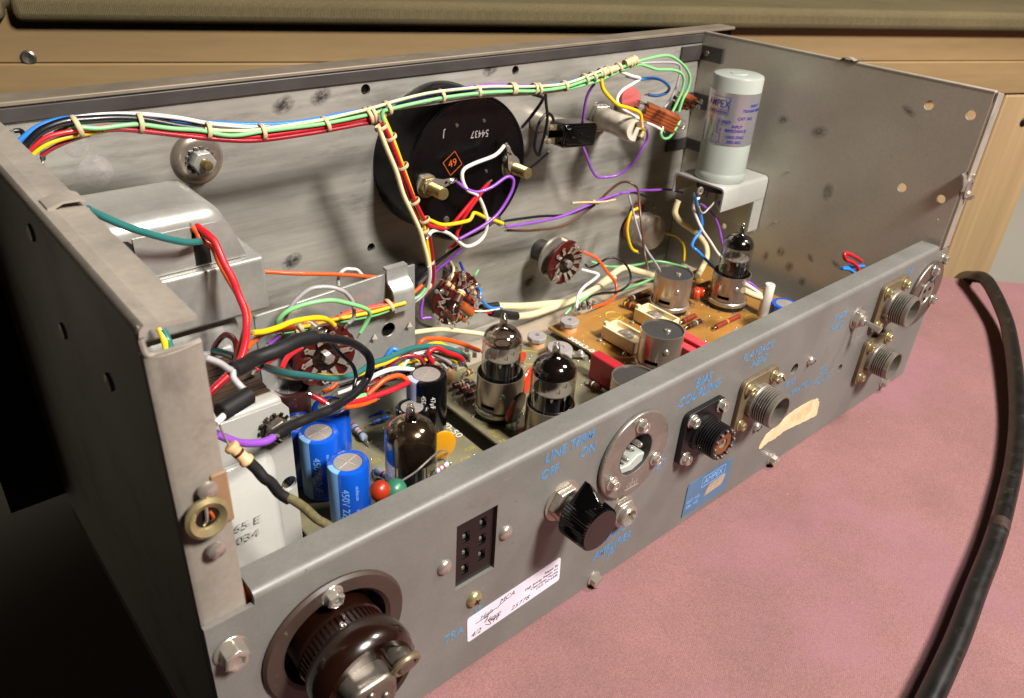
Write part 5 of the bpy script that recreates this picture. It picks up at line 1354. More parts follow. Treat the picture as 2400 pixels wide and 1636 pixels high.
# ------------------------------------------------------------------ input transformer on its bracket
ib = thing('can_bracket', 'light folded bracket screwed to the right wall under the white can', 'bracket', T(402, 136, 97))
ix = lambda x, y, z: (x - 402, y - 136, z - 97)
prof = [(118, 60), (117, 92), (117.4, 95.6), (119.4, 97), (154, 97), (156, 96), (156.6, 94), (156.6, 84), (155.4, 84), (155.4, 93.4), (154, 95.8), (120, 95.8), (118.4, 94.6), (118.2, 60)]
MB().prism([(117, 82), (117.0, 94.8), (118, 96.4), (119.6, 97), (154, 97), (156, 96.2), (156.6, 94.4), (156.6, 84), (155.4, 84), (155.4, 94), (154, 95.8), (120, 95.8), (118.6, 95.2), (118.2, 94), (118.2, 82)],
           379, 427.4, T(-402, -136, -97) @ Matrix(((0, 0, 1, 0), (1, 0, 0, 0), (0, 1, 0, 0), (0, 0, 0, 1)))).build('top_plate', 'grey_paint', ib, smooth=50)
MB().box2(ix(416, 117, 60), ix(427.2, 118.2, 82.2)).build('leg', 'grey_paint', ib)
MB().box2(ix(426.2, 118.3, 58), ix(427.6, 150, 95.6)).build('wall_plate', 'zinc_wall', ib)
MB().ball(ix(*on(1694, 424, z=97.2)), (2.6, 2.6, .6), 12).build('rivet', 'white_enamel', ib)
p = on(1706, 400, z=97)
it = thing('transformer_can', 'white metal transformer can with a silver and violet printed label', 'transformer', T(397.5, 135, 97))
RC = 15.4; HC = 64.5
MB().lathe([(RC + .8, .2), (RC + 1.0, 1.4), (RC + .9, 4.2), (RC + .2, 5.2), (RC, 6), (RC, HC - 1.6), (RC - .5, HC - .5), (RC - 1.6, HC), (5.4, HC), (4.8, HC + .5), (.1, HC + .5)], 48).build('can', 'white_enamel', it)
MB().lathe([(RC + .12, 24), (RC + .12, 55.5)], 48, cap=False).build('label_wrap', 'silver_label', it)
fa = math.atan2(CAM.y - 135, CAM.x - 397.5)
def clab(s_, size, u, h, sx=1.0, sh=.12): 
    q_ = wrap(text_mb(s_, size, None, .02, 'CENTER', sh, sx, .07), RC + .16, fa + u); r_ = MB(); r_.f = q_.f; r_.v = [(x, y, z + h) for x, y, z in q_.v]; return r_
lab = [clab('AMPEX', 6.2, -.62, 48.5, .82, 0), clab('CORPORATION', 1.9, -.62, 43.8, 1, 0), clab('INPUT', 2.4, .95, 48.5), clab('TRANSFORMER', 2.4, .95, 45.6), clab('CAT. NO.', 2.5, .62, 41.0),
       clab('3 GRID', 2.6, -.22, 38.4), clab('INPUT', 2.4, .32, 36.0), clab('IMPEDANCE', 2.5, .30, 33.4), clab('150\u03a9-250\u03a9', 2.4, .30, 29.6), clab('30\u03a9-50\u03a9', 2.4, .30, 26.6), clab('2', 2.6, -.32, 33.6), clab('1', 2.6, -.62, 29.4)]
mb = join(*lab)
def bar(u0, u1, h0, h1):
    n = 6; vs = []; fs = []
    for k in range(n + 1):
        b = fa + u0 + (u1 - u0) * k / n
        for h in (h0, h1): vs.append(((RC + .18) * math.cos(b), (RC + .18) * math.sin(b), h))
    for k in range(n): fs.append((2 * k, 2 * k + 2, 2 * k + 3, 2 * k + 1))
    return vs, fs
for a in ((-1.15, -.12, 52.6, 52.9), (-1.15, -.12, 42.4, 42.7), (-1.15, -.12, 45.2, 45.5), (-.14, -.12, 42.4, 52.9), (-.44, -.12, 36.6, 36.8), (-.46, -.44, 31.4, 36.8), (-.44, -.30, 31.4, 31.6), (-.80, -.2, 25.4, 25.6), (-.30, -.28, 25.4, 32)):
    mb.add(*bar(*a))
mb.build('label_lettering', 'violet_ink', it, smooth=0)
p = on(1655, 470, y=128)
t = thing('can_socket', 'dark terminal socket with silver eyelets under the white can', 'socket', T(396, 134, 95.4))
MB().lathe([(13.5, -5), (13.5, 0)], 28).build('base', 'socket_black', t)
for px, py, y_ in ((1641, 448, 122), (1687, 480, 122)):
    q_ = on(px, py, y=y_); MB().torus(2.0, .75, 18, 8, T(q_.x - 396, q_.y - 134, q_.z - 95.4) @ RotX(PI / 2)).build('eyelet', 'tin', t)
for k in range(7):
    a = 2 * PI * k / 7 + .2; MB().box((7.5 * math.cos(a), 7.5 * math.sin(a), -8), (1.6, .5, 6.5)).build('terminal', 'lug_grey', t)
# connector body behind the right end of the rear panel
p = on(2075, 605, y=10)
t = thing('socket_shell', 'cream back shell of the right socket peeping over the rear panel', 'socket', face(421, 63, 1.8) @ RotX(PI))
MB().lathe([(13.5, 0.2), (13.5, 17), (12.6, 18.6), (.1, 18.6)], 30).build('shell', 'white_ceramic', t)
for k in (-1, 1): MB().box((-8 + k, 7 * k, 21), (1.6, .6, 5)).ball((-8 + k, 7 * k, 23), 1.3, 8).build('terminal', 'brass', t)

# ------------------------------------------------------------------ wiring harness along the front wall
HY = 150
hs = thing('wiring_harness', 'laced bundle of coloured wires along the top of the front wall and past the meter', 'wiring', T(*on(869, 268, y=HY)))
hp = Vector(on(869, 268, y=HY))
def hwire(colr, pts, r=.95, y0=None, name='strand'):
    P = [Vector(q) - hp for q in path3([(a[0], a[1], a[2] if len(a) > 2 else (y0 or HY)) for a in pts])]
    return MB().tube(P, r, 8).build(name, 'wire_' + colr if 'wire_' + colr in MT else colr, hs, smooth=60)
hwire('blue', [(40, 338), (56, 322), (90, 297), (130, 283), (170, 277), (215, 274), (300, 276), (400, 284), (500, 289), (580, 292), (640, 292), (720, 284), (800, 268), (870, 256), (930, 237), (1034, 215), (1118, 207), (1200, 205), (1260, 204), (1330, 194), (1380, 178), (1425, 160)], 1.0)
hwire('white', [(165, 278), (240, 269), (330, 268), (420, 277), (500, 291), (614, 299), (700, 293), (790, 277), (869, 265), (940, 252), (1034, 239), (1118, 226), (1250, 219), (1330, 208), (1400, 188), (1470, 156)], .85, 149)
hwire('black', [(60, 345), (72, 330), (100, 305), (150, 286), (200, 281), (270, 277), (330, 280), (390, 291), (450, 301), (520, 309), (580, 309), (640, 303), (740, 294)], 1.5, 148)
hwire('green', [(130, 312, 153), (150, 304, 151), (178, 298, 147.5), (230, 301), (290, 294), (330, 292), (400, 301), (470, 306), (520, 316), (560, 317), (614, 308), (690, 299), (760, 290), (850, 272), (905, 258), (960, 245), (1034, 230), (1118, 219), (1200, 214), (1260, 213), (1330, 203), (1400, 178), (1480, 150), (1510, 140), (1559, 130), (1584, 138), (1607, 159), (1617, 183), (1612, 210), (1600, 234), (1591, 262)], .85, 146.5)
hwire('red', [(66, 358), (80, 342), (110, 322), (150, 311), (200, 304), (260, 297), (330, 300), (400, 309), (480, 317), (560, 322), (614, 319), (700, 307), (762, 297), (800, 290), (850, 280), (878, 281), (893, 296)], .9, 147.5)
hwire('crimson', [(240, 305), (280, 303), (330, 307), (400, 315), (480, 324), (560, 330), (620, 328), (700, 317), (762, 307), (810, 298), (860, 289), (885, 292), (897, 310), (915, 355), (940, 420), (962, 480), (985, 525)], .9, 147)
hwire('yellow', [(72, 368), (88, 352), (120, 334), (160, 321), (200, 314), (260, 304), (330, 302), (400, 308), (480, 314), (600, 316)], .9, 148.5)
hwire('crimson', [(95, 366), (130, 344), (170, 327), (210, 315)], .8, 150)
hwire('purple', [(960, 236), (1060, 213), (1110, 203), (1160, 199), (1220, 201), (1290, 202)], .8, 151)
hwire('cream', [(480, 302), (520, 306), (580, 306), (640, 299), (700, 290), (760, 280), (820, 266), (870, 254), (930, 236), (1000, 219), (1060, 211), (1150, 203), (1240, 203), (1320, 197), (1380, 177), (1420, 160)], .7, 147, 'lacing_cord')
hwire('green', [(1330, 209), (1400, 190), (1450, 168), (1495, 152), (1515, 155), (1541, 163), (1576, 164), (1597, 172), (1603, 190), (1597, 217), (1583, 248), (1576, 262)], .85, 147.5)
hwire('grey', [(1495, 149), (1550, 146), (1584, 148), (1595, 160), (1591, 183), (1584, 207), (1569, 238), (1557, 252)], .7, 156)
# branch that drops past the meter to the bracket
hwire('yellow', [(893, 262), (903, 283), (918, 318), (937, 370), (958, 430), (976, 480), (992, 520), (998, 550), (1004, 590), (1009, 625)], .95, 143)
hwire('red', [(897, 290), (912, 318), (932, 368), (956, 430), (980, 486), (1001, 522), (1016, 531), (1036, 536), (1046, 535)], .9, 141.5)
hwire('green', [(900, 256), (896, 272), (905, 295), (916, 320), (928, 360)], .85, 142)
hwire('cream', [(886, 296), (905, 345), (928, 400), (945, 455), (966, 500), (984, 540), (994, 575), (1003, 610), (1007, 640), (1000, 676), (982, 695)], 1.15, 140.5, 'lacing_cord')
hwire('crimson', [(1001, 522), (1008, 560), (1014, 600), (1017, 640), (1013, 668), (996, 690)], .85, 142)
hwire('purple', [(1006, 560), (1012, 590), (1017, 620), (1018, 650), (1010, 676)], .8, 143)
hwire('grey', [(1005, 625), (1006, 650), (1000, 680), (980, 702), (958, 712)], .85, 139)
hwire('green', [(998, 675), (985, 692), (968, 702), (950, 708)], .85, 137)
hwire('orange', [(990, 668), (965, 690), (940, 705), (905, 716), (860, 726), (825, 733), (790, 744), (756, 754), (704, 763)], .95, 119, 'strand')
hwire('yellow', [(950, 710), (920, 718), (880, 730), (840, 738), (790, 748), (740, 760), (680, 770), (661, 773)], .9, 118)
hwire('red', [(940, 706), (900, 713), (860, 721), (822, 729), (800, 736)], .9, 121)
hwire('green', [(920, 724), (880, 738), (830, 748), (780, 758), (730, 768), (680, 777), (661, 779)], .8, 119)
# waxed ties
tie = None
def tie_ring(px, py, rr, y_, ang, squash=1.0):
    global tie
    c_ = on(px, py, y=y_) - hp
    M_ = T(*c_) @ RotY(ang) @ Matrix.Diagonal((1, squash, 1, 1))
    if tie is None:
        tie = MB().torus(1.0, .14, 22, 7, RotY(PI / 2)).build('cable_tie', 'lacing', hs, smooth=60); o_ = tie
    else:
        o_ = tie.copy(); col.objects.link(o_); o_.parent = hs
    put(o_, M_ @ Matrix.Diagonal((6.5, rr, rr, 1)))
for px, py, rr, a in ((180, 297, 3.6, -.2), (326, 289, 3.3, .1), (486, 306, 3.0, .15), (614, 309, 3.0, -.05), (763, 291, 3.1, -.3), (862, 272, 3.6, -.3), (872, 270, 3.6, -.2), (908, 253, 3.0, -.3),
                      (1034, 225, 2.8, -.15), (1119, 214, 2.7, -.1), (1199, 208, 2.8, 0), (1204, 208, 2.8, 0), (1252, 208, 2.7, .1), (1262, 208, 2.7, -.1), (1323, 201, 2.6, -.3), (1371, 185, 2.7, -.4),
                      (1390, 179, 2.7, -.5), (1410, 171, 2.7, -.3), (1425, 166, 2.7, -.6), (1450, 158, 2.6, -.4), (1474, 147, 2.6, -.4), (1480, 144, 2.6, -.6), (1487, 141, 2.6, -.5)):
    tie_ring(px, py, rr, 148, a)
for px, py, rr, a in ((893, 298, 3.4, 1.2), (917, 322, 3.0, 1.1), (945, 390, 3.0, 1.1), (972, 472, 3.0, 1.1), (996, 516, 3.0, 1.2), (994, 541, 2.8, 1.4), (1008, 616, 2.6, 1.5), (1002, 672, 2.8, 1.0), (968, 706, 2.8, .5)):
    tie_ring(px, py, rr * .82, 141.5, a, .75)
tie_ring(1392, 476, 1.9, 163, -.2); tie_ring(700, 765, 3.0, 119, -.3); tie_ring(912, 716, 3.0, 120, -.3); tie_ring(694, 780, 2.6, 119, 0)

hwire('lacing', [(1405, 174), (1425, 166), (1445, 160)], 2.0, 147.4, 'lacing_wrap'); hwire('lacing', [(1464, 150), (1478, 144), (1490, 140)], 2.3, 147.2, 'lacing_wrap')
# ------------------------------------------------------------------ single wires
G1 = 'hookup wires around the meter'; G2 = 'loose wires over the left circuit board'; G3 = 'wires at the right of the front wall'; G4 = 'wires over the boards behind the glass tubes'
wire('white', ramp([(1182, 341), (1161, 365), (1110, 382), (1086, 399), (1082, 423), (1096, 444), (1117, 458), (1134, 489), (1140, 520), (1135, 551), (1120, 568), (1100, 577), (1084, 574), (1068, 560), (1049, 546), (1029, 539), (1012, 543), (1005, 552)], 151, 147, 146, 140), 'long white wire looping from the right meter stud down to the wire branch', 1.0, G1)
wire('purple', ramp([(1072, 427), (1093, 442), (1120, 449), (1154, 437), (1189, 415), (1204, 422), (1196, 454), (1165, 499), (1130, 530), (1077, 560)], 148, 144, 144), 'purple wire from the left meter stud that bends sharply and runs back down', .85, G1)
wire('red', ramp([(1146, 428), (1110, 468), (1068, 513), (1052, 533)], 146, 149), 'stiff red wire end sticking up across the meter face, upper of two', 1.0, G1)
wire('red', ramp([(1130, 449), (1099, 489), (1082, 516), (1080, 528), (1072, 546), (1067, 568), (1053, 582)], 146, 149, 150), 'second red wire end, curling to the terminal below the meter', 1.0, G1)
wire('yellow', ramp([(1000, 512), (1012, 519), (1041, 526), (1093, 520), (1103, 511), (1113, 499), (1137, 509), (1160, 518), (1178, 524)], 143, 145, 150), 'kinked yellow wire running right from the branch below the meter', 1.0, G1)
wire('black', ramp([(1182, 518), (1265, 508), (1330, 503), (1385, 482), (1437, 459), (1471, 452), (1500, 455), (1522, 468), (1532, 482)], 158, 165, 172), 'dark wire running right below the meter to the potentiometer', .8, G3)
wire('purple', ramp([(1185, 532), (1247, 523), (1316, 506), (1385, 478), (1419, 465), (1452, 453), (1491, 446), (1529, 445), (1568, 445), (1600, 452)], 158, 163, 168), 'purple wire crossing the wall from below the meter to the dark corner', .85, G3)
wire('brown', ramp([(1189, 540), (1247, 540), (1316, 530), (1365, 503), (1400, 472), (1426, 448), (1452, 431), (1471, 427), (1488, 435), (1496, 447), (1498, 478), (1503, 529), (1511, 594), (1518, 625)], 162, 166, 150, 120), 'brown wire arching over the purple one, then dropping to the shield can', .8, G3)
wire('grey', ramp([(1474, 458), (1483, 491), (1491, 529), (1503, 562), (1516, 588), (1532, 612), (1546, 632)], 150, 140, 110), 'thin grey wire hanging in front of the potentiometer', .7, G3)
wire('lacing', ramp([(1340, 476), (1370, 474), (1410, 474), (1442, 468)], 160, 160), 'short cream lacing cord tied round the purple wire', .7, G3)
wire('yellow', ramp([(1496, 488), (1483, 497), (1475, 516), (1471, 542), (1475, 568), (1483, 585), (1493, 590)], 158, 156), 'yellow wire looping round the left side of the potentiometer', .95, G3)
wire('yellow', ramp([(1560, 547), (1584, 553), (1600, 569), (1604, 588), (1603, 612)], 168, 160), 'yellow wire curving away right of the potentiometer', .85, G3)
wire('black', ramp([(1251, 222), (1262, 224), (1272, 234), (1247, 272), (1223, 299)], 152, 165), 'black wire bending down behind the upper right edge of the meter', .9, G1)
wire('black', ramp([(1278, 216), (1282, 245), (1282, 275), (1276, 310), (1266, 350), (1262, 366), (1254, 350), (1254, 330), (1262, 293), (1280, 269), (1292, 272), (1300, 290)], 150, 158, 160, 160), 'black wire looping down and up again left of the black block', .85, G1)
wire('black', ramp([(1285, 357), (1261, 379), (1237, 397), (1212, 416)], 158, 168), 'short black wire from the black block to the meter edge', .8, G1)
wire('black', ramp([(1076, 577), (1029, 613), (991, 647), (968, 672), (955, 700)], 172, 165, 150), 'black wire slanting down behind the wire branch', .95, G1)
wire('purple', ramp([(1082, 585), (1042, 618), (1018, 640), (1000, 668)], 174, 160), 'dark purple wire slanting beside the black one', .85, G1)
wire('black', ramp([(960, 705), (968, 735), (985, 758), (1012, 768)], 150, 160), 'black wire curving under the crowded rotary switch', .8, G1)
wire('purple', [(991, 702, 149), (988, 722, 149), (987, 744, 149), (998, 745, 148), (1012, 744, 147)], 'purple wire with square corner left of the crowded rotary switch', .85, G1)
wire('cream', ramp([(1056, 614), (1061, 628), (1062, 642), (1056, 654)], 168, 150), 'cream wire end above the crowded rotary switch', .8, G1)
wire('navy', ramp([(1079, 616), (1084, 628), (1088, 640)], 168, 152), 'dark blue wire end above the crowded rotary switch', .9, G1)
wire('green', ramp([(1120, 634), (1113, 645)], 160, 152), 'tiny green wire end right of the crowded rotary switch', .8, G1)
wire('blue', ramp([(1120, 672), (1126, 684), (1124, 700)], 152, 149), 'short blue wire at the right rim of the crowded rotary switch', 1.0, G1)
wire('blue', ramp([(1128, 702), (1142, 715), (1155, 723), (1172, 722)], 148, 150), 'blue wire going into the dark sleeve right of the crowded rotary switch', .95, G1)
wire('red', ramp([(1108, 721), (1130, 730), (1165, 735)], 148, 150), 'thin red wire going into the dark sleeve', .6, G1)
wire('white', ramp([(1106, 729), (1140, 730), (1170, 724)], 147, 149), 'thin bare shield wire going into the dark sleeve', .55, G1)
wire('green', ramp([(1098, 745), (1108, 735), (1125, 727)], 149, 150), 'light green wire end under the crowded rotary switch', .8, G1)
wire('black_rubber', ramp([(1150, 731), (1180, 737), (1210, 741)], 150, 152), 'dark shrink sleeve where the two cream cables begin, nearer one', 2.7, 'dark sleeves on the cream cables', name='shrink_sleeve', cat='sleeve')
wire('black_rubber', ramp([(1128, 722), (1150, 718), (1166, 716)], 155, 156), 'dark green sleeve behind the nearer sleeve', 2.3, 'dark sleeves on the cream cables', name='shrink_sleeve', cat='sleeve')
wire('cream', ramp([(1160, 718), (1230, 717), (1282, 714), (1334, 706), (1385, 683), (1430, 649), (1461, 629), (1488, 633), (1530, 646), (1560, 660)], 156, 160, 158, 150), 'thick cream shielded cable, upper of the two, running right past the red switch', 2.3, 'thick cream cables', name='cable', cat='cable')
wire('cream', ramp([(1208, 742), (1247, 738), (1299, 720), (1351, 700), (1402, 672), (1440, 650)], 153, 158, 158), 'thick cream shielded cable, lower of the two', 2.2, 'thick cream cables', name='cable', cat='cable')
wire('cream', ramp([(958, 781), (1007, 773), (1041, 772), (1084, 777), (1127, 784), (1160, 792)], 138, 150, 140), 'thin cream cable leading from the bracket to behind the left glass tube', 1.4, 'thick cream cables', name='cable', cat='cable')
wire('orange', ramp([(1365, 590), (1399, 607), (1423, 638), (1444, 665), (1440, 693), (1420, 710), (1389, 720)], 160, 145, 133), 'orange wire bowing from the red switch wafer to the amber board', .95, G4)
wire('white', ramp([(1363, 632), (1382, 636), (1402, 643), (1392, 656), (1371, 672), (1356, 693), (1351, 722)], 160, 150, 136), 'white wire with a hooked bend between the red wafer and the amber board', 1.0, G4)
wire('black', ramp([(1371, 619), (1382, 627), (1400, 620), (1420, 607), (1440, 604), (1458, 612), (1475, 634), (1475, 663), (1450, 683), (1413, 686), (1386, 694), (1376, 704), (1378, 716)], 160, 150, 140, 134), 'thin black wire making a wide loop left of the farthest shield can', .75, G4)
wire('green', ramp([(1385, 613), (1427, 626), (1488, 621), (1533, 613), (1570, 616), (1610, 628)], 162, 165, 150), 'light green wire passing behind the cream cable towards the far corner', .85, G4)
wire('green', ramp([(1536, 650), (1482, 671), (1437, 686), (1385, 694), (1340, 720), (1325, 736)], 145, 142, 140), 'light green wire along the back edge of the amber board', .85, G4)
# upper right corner
wire('white', ramp([(1440, 163), (1456, 170), (1481, 178), (1499, 185), (1481, 197), (1459, 210), (1448, 229), (1450, 245), (1466, 262), (1500, 279)], 148, 152, 146), 'white wire folded back on itself in front of the pink red disc', .95, G3)
wire('blue', ramp([(1472, 179), (1503, 186), (1533, 184), (1555, 191), (1569, 205), (1564, 217), (1541, 224), (1519, 222)], 152, 158, 168), 'blue wire curling right above the brown leaf switch', .95, G3)
wire('yellow', ramp([(1409, 184), (1414, 207), (1428, 229), (1448, 245), (1472, 253), (1493, 260), (1503, 276), (1504, 318)], 147, 143, 141), 'yellow wire sweeping down to the end of the taped jack', 1.05, G3)
wire('purple', ramp([(1393, 196), (1378, 224), (1367, 269), (1363, 305), (1364, 338), (1374, 364), (1385, 392), (1397, 411), (1411, 417), (1444, 413), (1470, 396), (1485, 379), (1502, 352), (1516, 328), (1516, 308), (1508, 294), (1499, 287)], 150, 163, 160, 148, 141), 'long purple wire hanging in a deep loop under the taped jack', .85, G3)
wire('green', ramp([(1594, 283), (1583, 303), (1569, 321), (1555, 325), (1548, 314), (1553, 302)], 158, 156, 158), 'light green wire hooked under the brown leaf switch', .85, G3)
wire('white', ramp([(1515, 288), (1535, 296), (1553, 306)], 160, 158), 'short pale wire under the brown leaf switch', .9, G3)
# under the white can
wire('blue', ramp([(1628, 456), (1634, 476), (1642, 502), (1645, 523), (1641, 544), (1627, 564), (1622, 578), (1635, 588), (1676, 630)], 124, 124, 120, 110), 'blue wire hanging from the socket under the white can', 1.0, G3)
wire('white', ramp([(1637, 465), (1628, 470), (1627, 488), (1635, 516), (1646, 541), (1663, 564), (1680, 590), (1692, 604)], 126, 126, 120, 112), 'white wire hanging from the socket under the white can', .95, G3)
wire('cream', ramp([(1590, 470), (1585, 489), (1583, 503), (1595, 520), (1618, 535), (1636, 549), (1652, 571), (1657, 589), (1655, 606), (1645, 632), (1634, 648)], 150, 150, 140, 125), 'thick cream cable dropping from behind the bracket in the far corner', 2.0, 'thick cream cables', name='cable', cat='cable')
wire('purple', ramp([(1646, 480), (1663, 494), (1678, 514), (1685, 537), (1689, 558), (1696, 585)], 128, 124, 118), 'dark purple wire hanging behind the far right glass tube', .85, G3)
wire('grey', ramp([(1679, 466), (1668, 480), (1660, 489), (1651, 499), (1643, 496), (1638, 484)], 124, 122), 'bare grey wire bent in a V under the white can', .6, G3)
wire('white', ramp([(1745, 664), (1765, 677), (1783, 690)], 60, 58), 'white wire end left of the ceramic rod', 1.1, G4)
wire('purple', ramp([(1750, 660), (1762, 667), (1775, 678)], 66, 62), 'short purple wire end behind the white one by the ceramic rod', .8, G4)
wire('cream', ramp([(1742, 680), (1762, 690), (1782, 697)], 58, 56), 'thick cream cable end left of the ceramic rod', 1.8, 'thick cream cables', name='cable', cat='cable')
wire('red', ramp([(2019, 613), (2003, 601), (1986, 593), (1978, 596), (1981, 607), (1997, 615), (2009, 627), (2013, 640)], 26, 26, 22), 'red wire looping over the top edge of the rear panel', 1.05, 'wires of the right socket')
wire('blue', ramp([(2024, 624), (1997, 625), (1974, 629), (1990, 632), (2003, 641), (2010, 650)], 26, 26, 22), 'blue wire folded sharply behind the top edge of the rear panel', .95, 'wires of the right socket')
# left side, over the choke and the bracket
wire('orange', ramp([(610, 636), (650, 638), (700, 641), (800, 644), (884, 650)], 160, 155), 'long straight orange wire from the power transformer to the bracket', 1.0, G2)
wire('white', ramp([(793, 668), (793, 652), (800, 639), (810, 632), (822, 630), (838, 635), (850, 648), (856, 660)], 160, 158), 'small cream wire loop above the bracket plate', .85, G2)
wire('grey', ramp([(668, 755), (675, 727), (699, 696), (730, 677), (768, 672), (800, 678), (814, 691), (826, 708), (830, 732), (826, 748), (816, 758)], 114, 108, 110), 'grey wire arching high over the left rotary switch', .9, G2)
wire('green', ramp([(648, 770), (648, 760), (656, 746), (678, 728), (721, 713), (773, 704), (808, 709), (851, 721), (866, 734), (861, 752), (844, 780)], 110, 104, 108), 'light green wire arching over the left rotary switch', .95, G2)
wire('yellow', ramp([(592, 780), (618, 776), (652, 767), (687, 753), (730, 746), (756, 746), (773, 753), (783, 762)], 92, 102, 108), 'yellow wire curving down to the top of the left rotary switch', 1.15, G2)
wire('orange', ramp([(578, 818), (595, 797), (618, 783), (650, 775), (690, 768)], 92, 108), 'orange wire joining the bundle left of the bracket', .95, G2)
wire('purple', ramp([(628, 808), (642, 797), (655, 786)], 105, 108), 'short dark purple wire behind the black sleeve', .9, G2)
wire('red', ramp([(660, 866), (668, 848), (682, 830), (702, 817)], 86, 98), 'red wire rising to the left rotary switch', 1.1, G2)
wire('red', ramp([(600, 868), (620, 852), (640, 842), (655, 832)], 84, 92), 'red wire end below the black sleeve', 1.0, G2)
wire('teal', ramp([(205, 490), (231, 506), (300, 532), (380, 556), (440, 569), (468, 566)], 100, 106, 114), 'thick teal wire crossing the front of the power transformer', 1.3, G2)
wire('teal', [(382, 772, 108), (395, 800, 106), (405, 830, 100), (410, 860, 95)], 'teal wire seen through the notch of the left wall', 1.3, G2)
wire('yellow', [(372, 768, 109), (380, 785, 107), (390, 812, 104), (394, 850, 98)], 'yellow wire seen through the notch of the left wall', 1.2, G2)
wire('red', ramp([(462, 530), (476, 540), (487, 552), (505, 570), (525, 612), (545, 655), (560, 690), (573, 730), (579, 770), (574, 803), (560, 845), (537, 878), (499, 915), (478, 940)], 118, 108, 92, 76, 66), 'thick red wire twisting down from the power transformer slot', 1.35, G2)
wire('orange', ramp([(452, 532), (462, 545), (472, 562), (500, 580), (518, 618), (536, 650), (556, 684), (574, 718), (582, 745), (576, 775), (565, 813), (556, 850)], 118, 112, 96, 78), 'thick orange wire twisted round the red one', 1.15, G2)
wire('crimson', ramp([(496, 835), (505, 808), (520, 790), (536, 786), (550, 800), (556, 825), (552, 850)], 112, 100, 86), 'dark red wire loop under the power transformer', 1.1, G2)
wire('teal', ramp([(504, 822), (530, 830), (552, 838)], 108, 90), 'teal wire end behind the thick red wire', 1.4, G2)
wire('yellow', ramp([(608, 853), (640, 870), (672, 881), (700, 884), (750, 882), (800, 883), (842, 876), (872, 860), (905, 850), (925, 838), (945, 826), (985, 816), (1020, 804), (1041, 811), (1060, 826), (1082, 832)], 66, 84, 98, 110, 116), 'yellow wire twisted with the teal one across the board', 1.1, G2)
wire('teal', ramp([(610, 856), (635, 864), (670, 872), (721, 880), (773, 886), (807, 883), (842, 871), (872, 851), (903, 842), (938, 827), (972, 816), (1015, 810), (1041, 814), (1076, 824), (1095, 838)], 62, 82, 96, 108, 114), 'long teal wire sagging across the left rotary switch to the middle board', 1.25, G2)
wire('blue', ramp([(890, 880), (895, 853), (907, 832), (921, 820), (931, 820), (932, 832)], 112, 110), 'blue wire with a tight bend in front of the bracket', 1.1, G4)
wire('crimson', ramp([(898, 872), (921, 848), (947, 835), (967, 832), (983, 838), (992, 850)], 108, 104), 'dark red wire running behind the tall black capacitor', 1.1, G4)
wire('red', ramp([(1014, 850), (1005, 835), (1007, 822), (1024, 817), (1050, 827), (1076, 836), (1085, 844)], 104, 106), 'bright red wire looping above the tall black capacitor', 1.3, G4)
wire('orange', ramp([(976, 816), (986, 800), (1003, 795), (1041, 796), (1076, 804), (1102, 815), (1124, 822)], 116, 116), 'orange wire arching over to the left glass tube', 1.1, G4)
wire('white', ramp([(820, 938), (838, 910), (859, 893), (886, 878), (921, 866), (958, 864), (985, 870)], 92, 104), 'white wire running to the tall black capacitor', 1.1, G4)
wire('grey', ramp([(935, 870), (945, 860), (959, 842), (976, 827), (1000, 822), (1020, 830), (1041, 840), (1056, 852)], 108, 108), 'grey wire bending over behind the tall black capacitor', 1.0, G4)
wire('yellow', ramp([(1028, 829), (1055, 838), (1070, 847)], 108, 108), 'short yellow wire end beside the red loop', 1.1, G4)
wire('green', ramp([(946, 862), (965, 850), (985, 842), (1002, 840)], 110, 110), 'light green wire end left of the red loop', 1.1, G4)
wire('navy', ramp([(918, 850), (928, 862), (950, 872), (965, 872)], 108, 104), 'dark blue wire end left of the tall black capacitor', 1.2, G4)
wire('orange', ramp([(862, 925), (880, 907), (903, 889), (938, 882), (960, 892), (980, 900)], 96, 98), 'orange wire curving behind the tall black capacitor', 1.1, G4)
wire('red', ramp([(806, 948), (835, 942), (869, 930), (920, 914), (955, 898), (985, 885)], 88, 98), 'thick red wire lying across the back of the left board', 1.3, G4)
wire('orange', ramp([(808, 954), (830, 950), (855, 946), (880, 936)], 87, 92), 'orange wire lying under the thick red wire', 1.1, G4)
wire('crimson', ramp([(862, 928), (864, 912), (872, 900), (885, 885)], 98, 102), 'dark red wire bent upward from the lugs', 1.0, G4)
wire('black', ramp([(795, 905), (825, 895), (855, 880), (885, 868), (915, 872)], 104, 106), 'black wire lying behind the white wire', .9, G4)
wire('white', ramp([(790, 922), (820, 910), (845, 898), (862, 890)], 98, 102), 'pale wire lying under the black loop', .9, G4)
wire('orange', ramp([(757, 920), (775, 912), (790, 898)], 100, 102), 'orange wire end between the brown and blue capacitors', 1.0, G4)
wire('red', ramp([(728, 925), (748, 934), (765, 945)], 96, 92), 'red wire end between the brown and blue capacitors', 1.3, G4)
wire('blue', ramp([(935, 873), (950, 868), (965, 874)], 105, 103), 'short blue wire end against the tall black capacitor', 1.1, G4)
wire('purple', ramp([(1044, 858), (1058, 850), (1068, 846)], 112, 114), 'two tone purple wire tip at the lugs of the middle board', 1.0, G4)
wire('brown', ramp([(860, 905), (890, 893), (925, 886), (955, 884)], 100, 104), 'brown wire among the bundle behind the capacitors', 1.0, G4)
wire('green', ramp([(832, 936), (845, 930), (856, 926)], 92, 93), 'dark green wire end at the back of the left board', 1.1, G4)
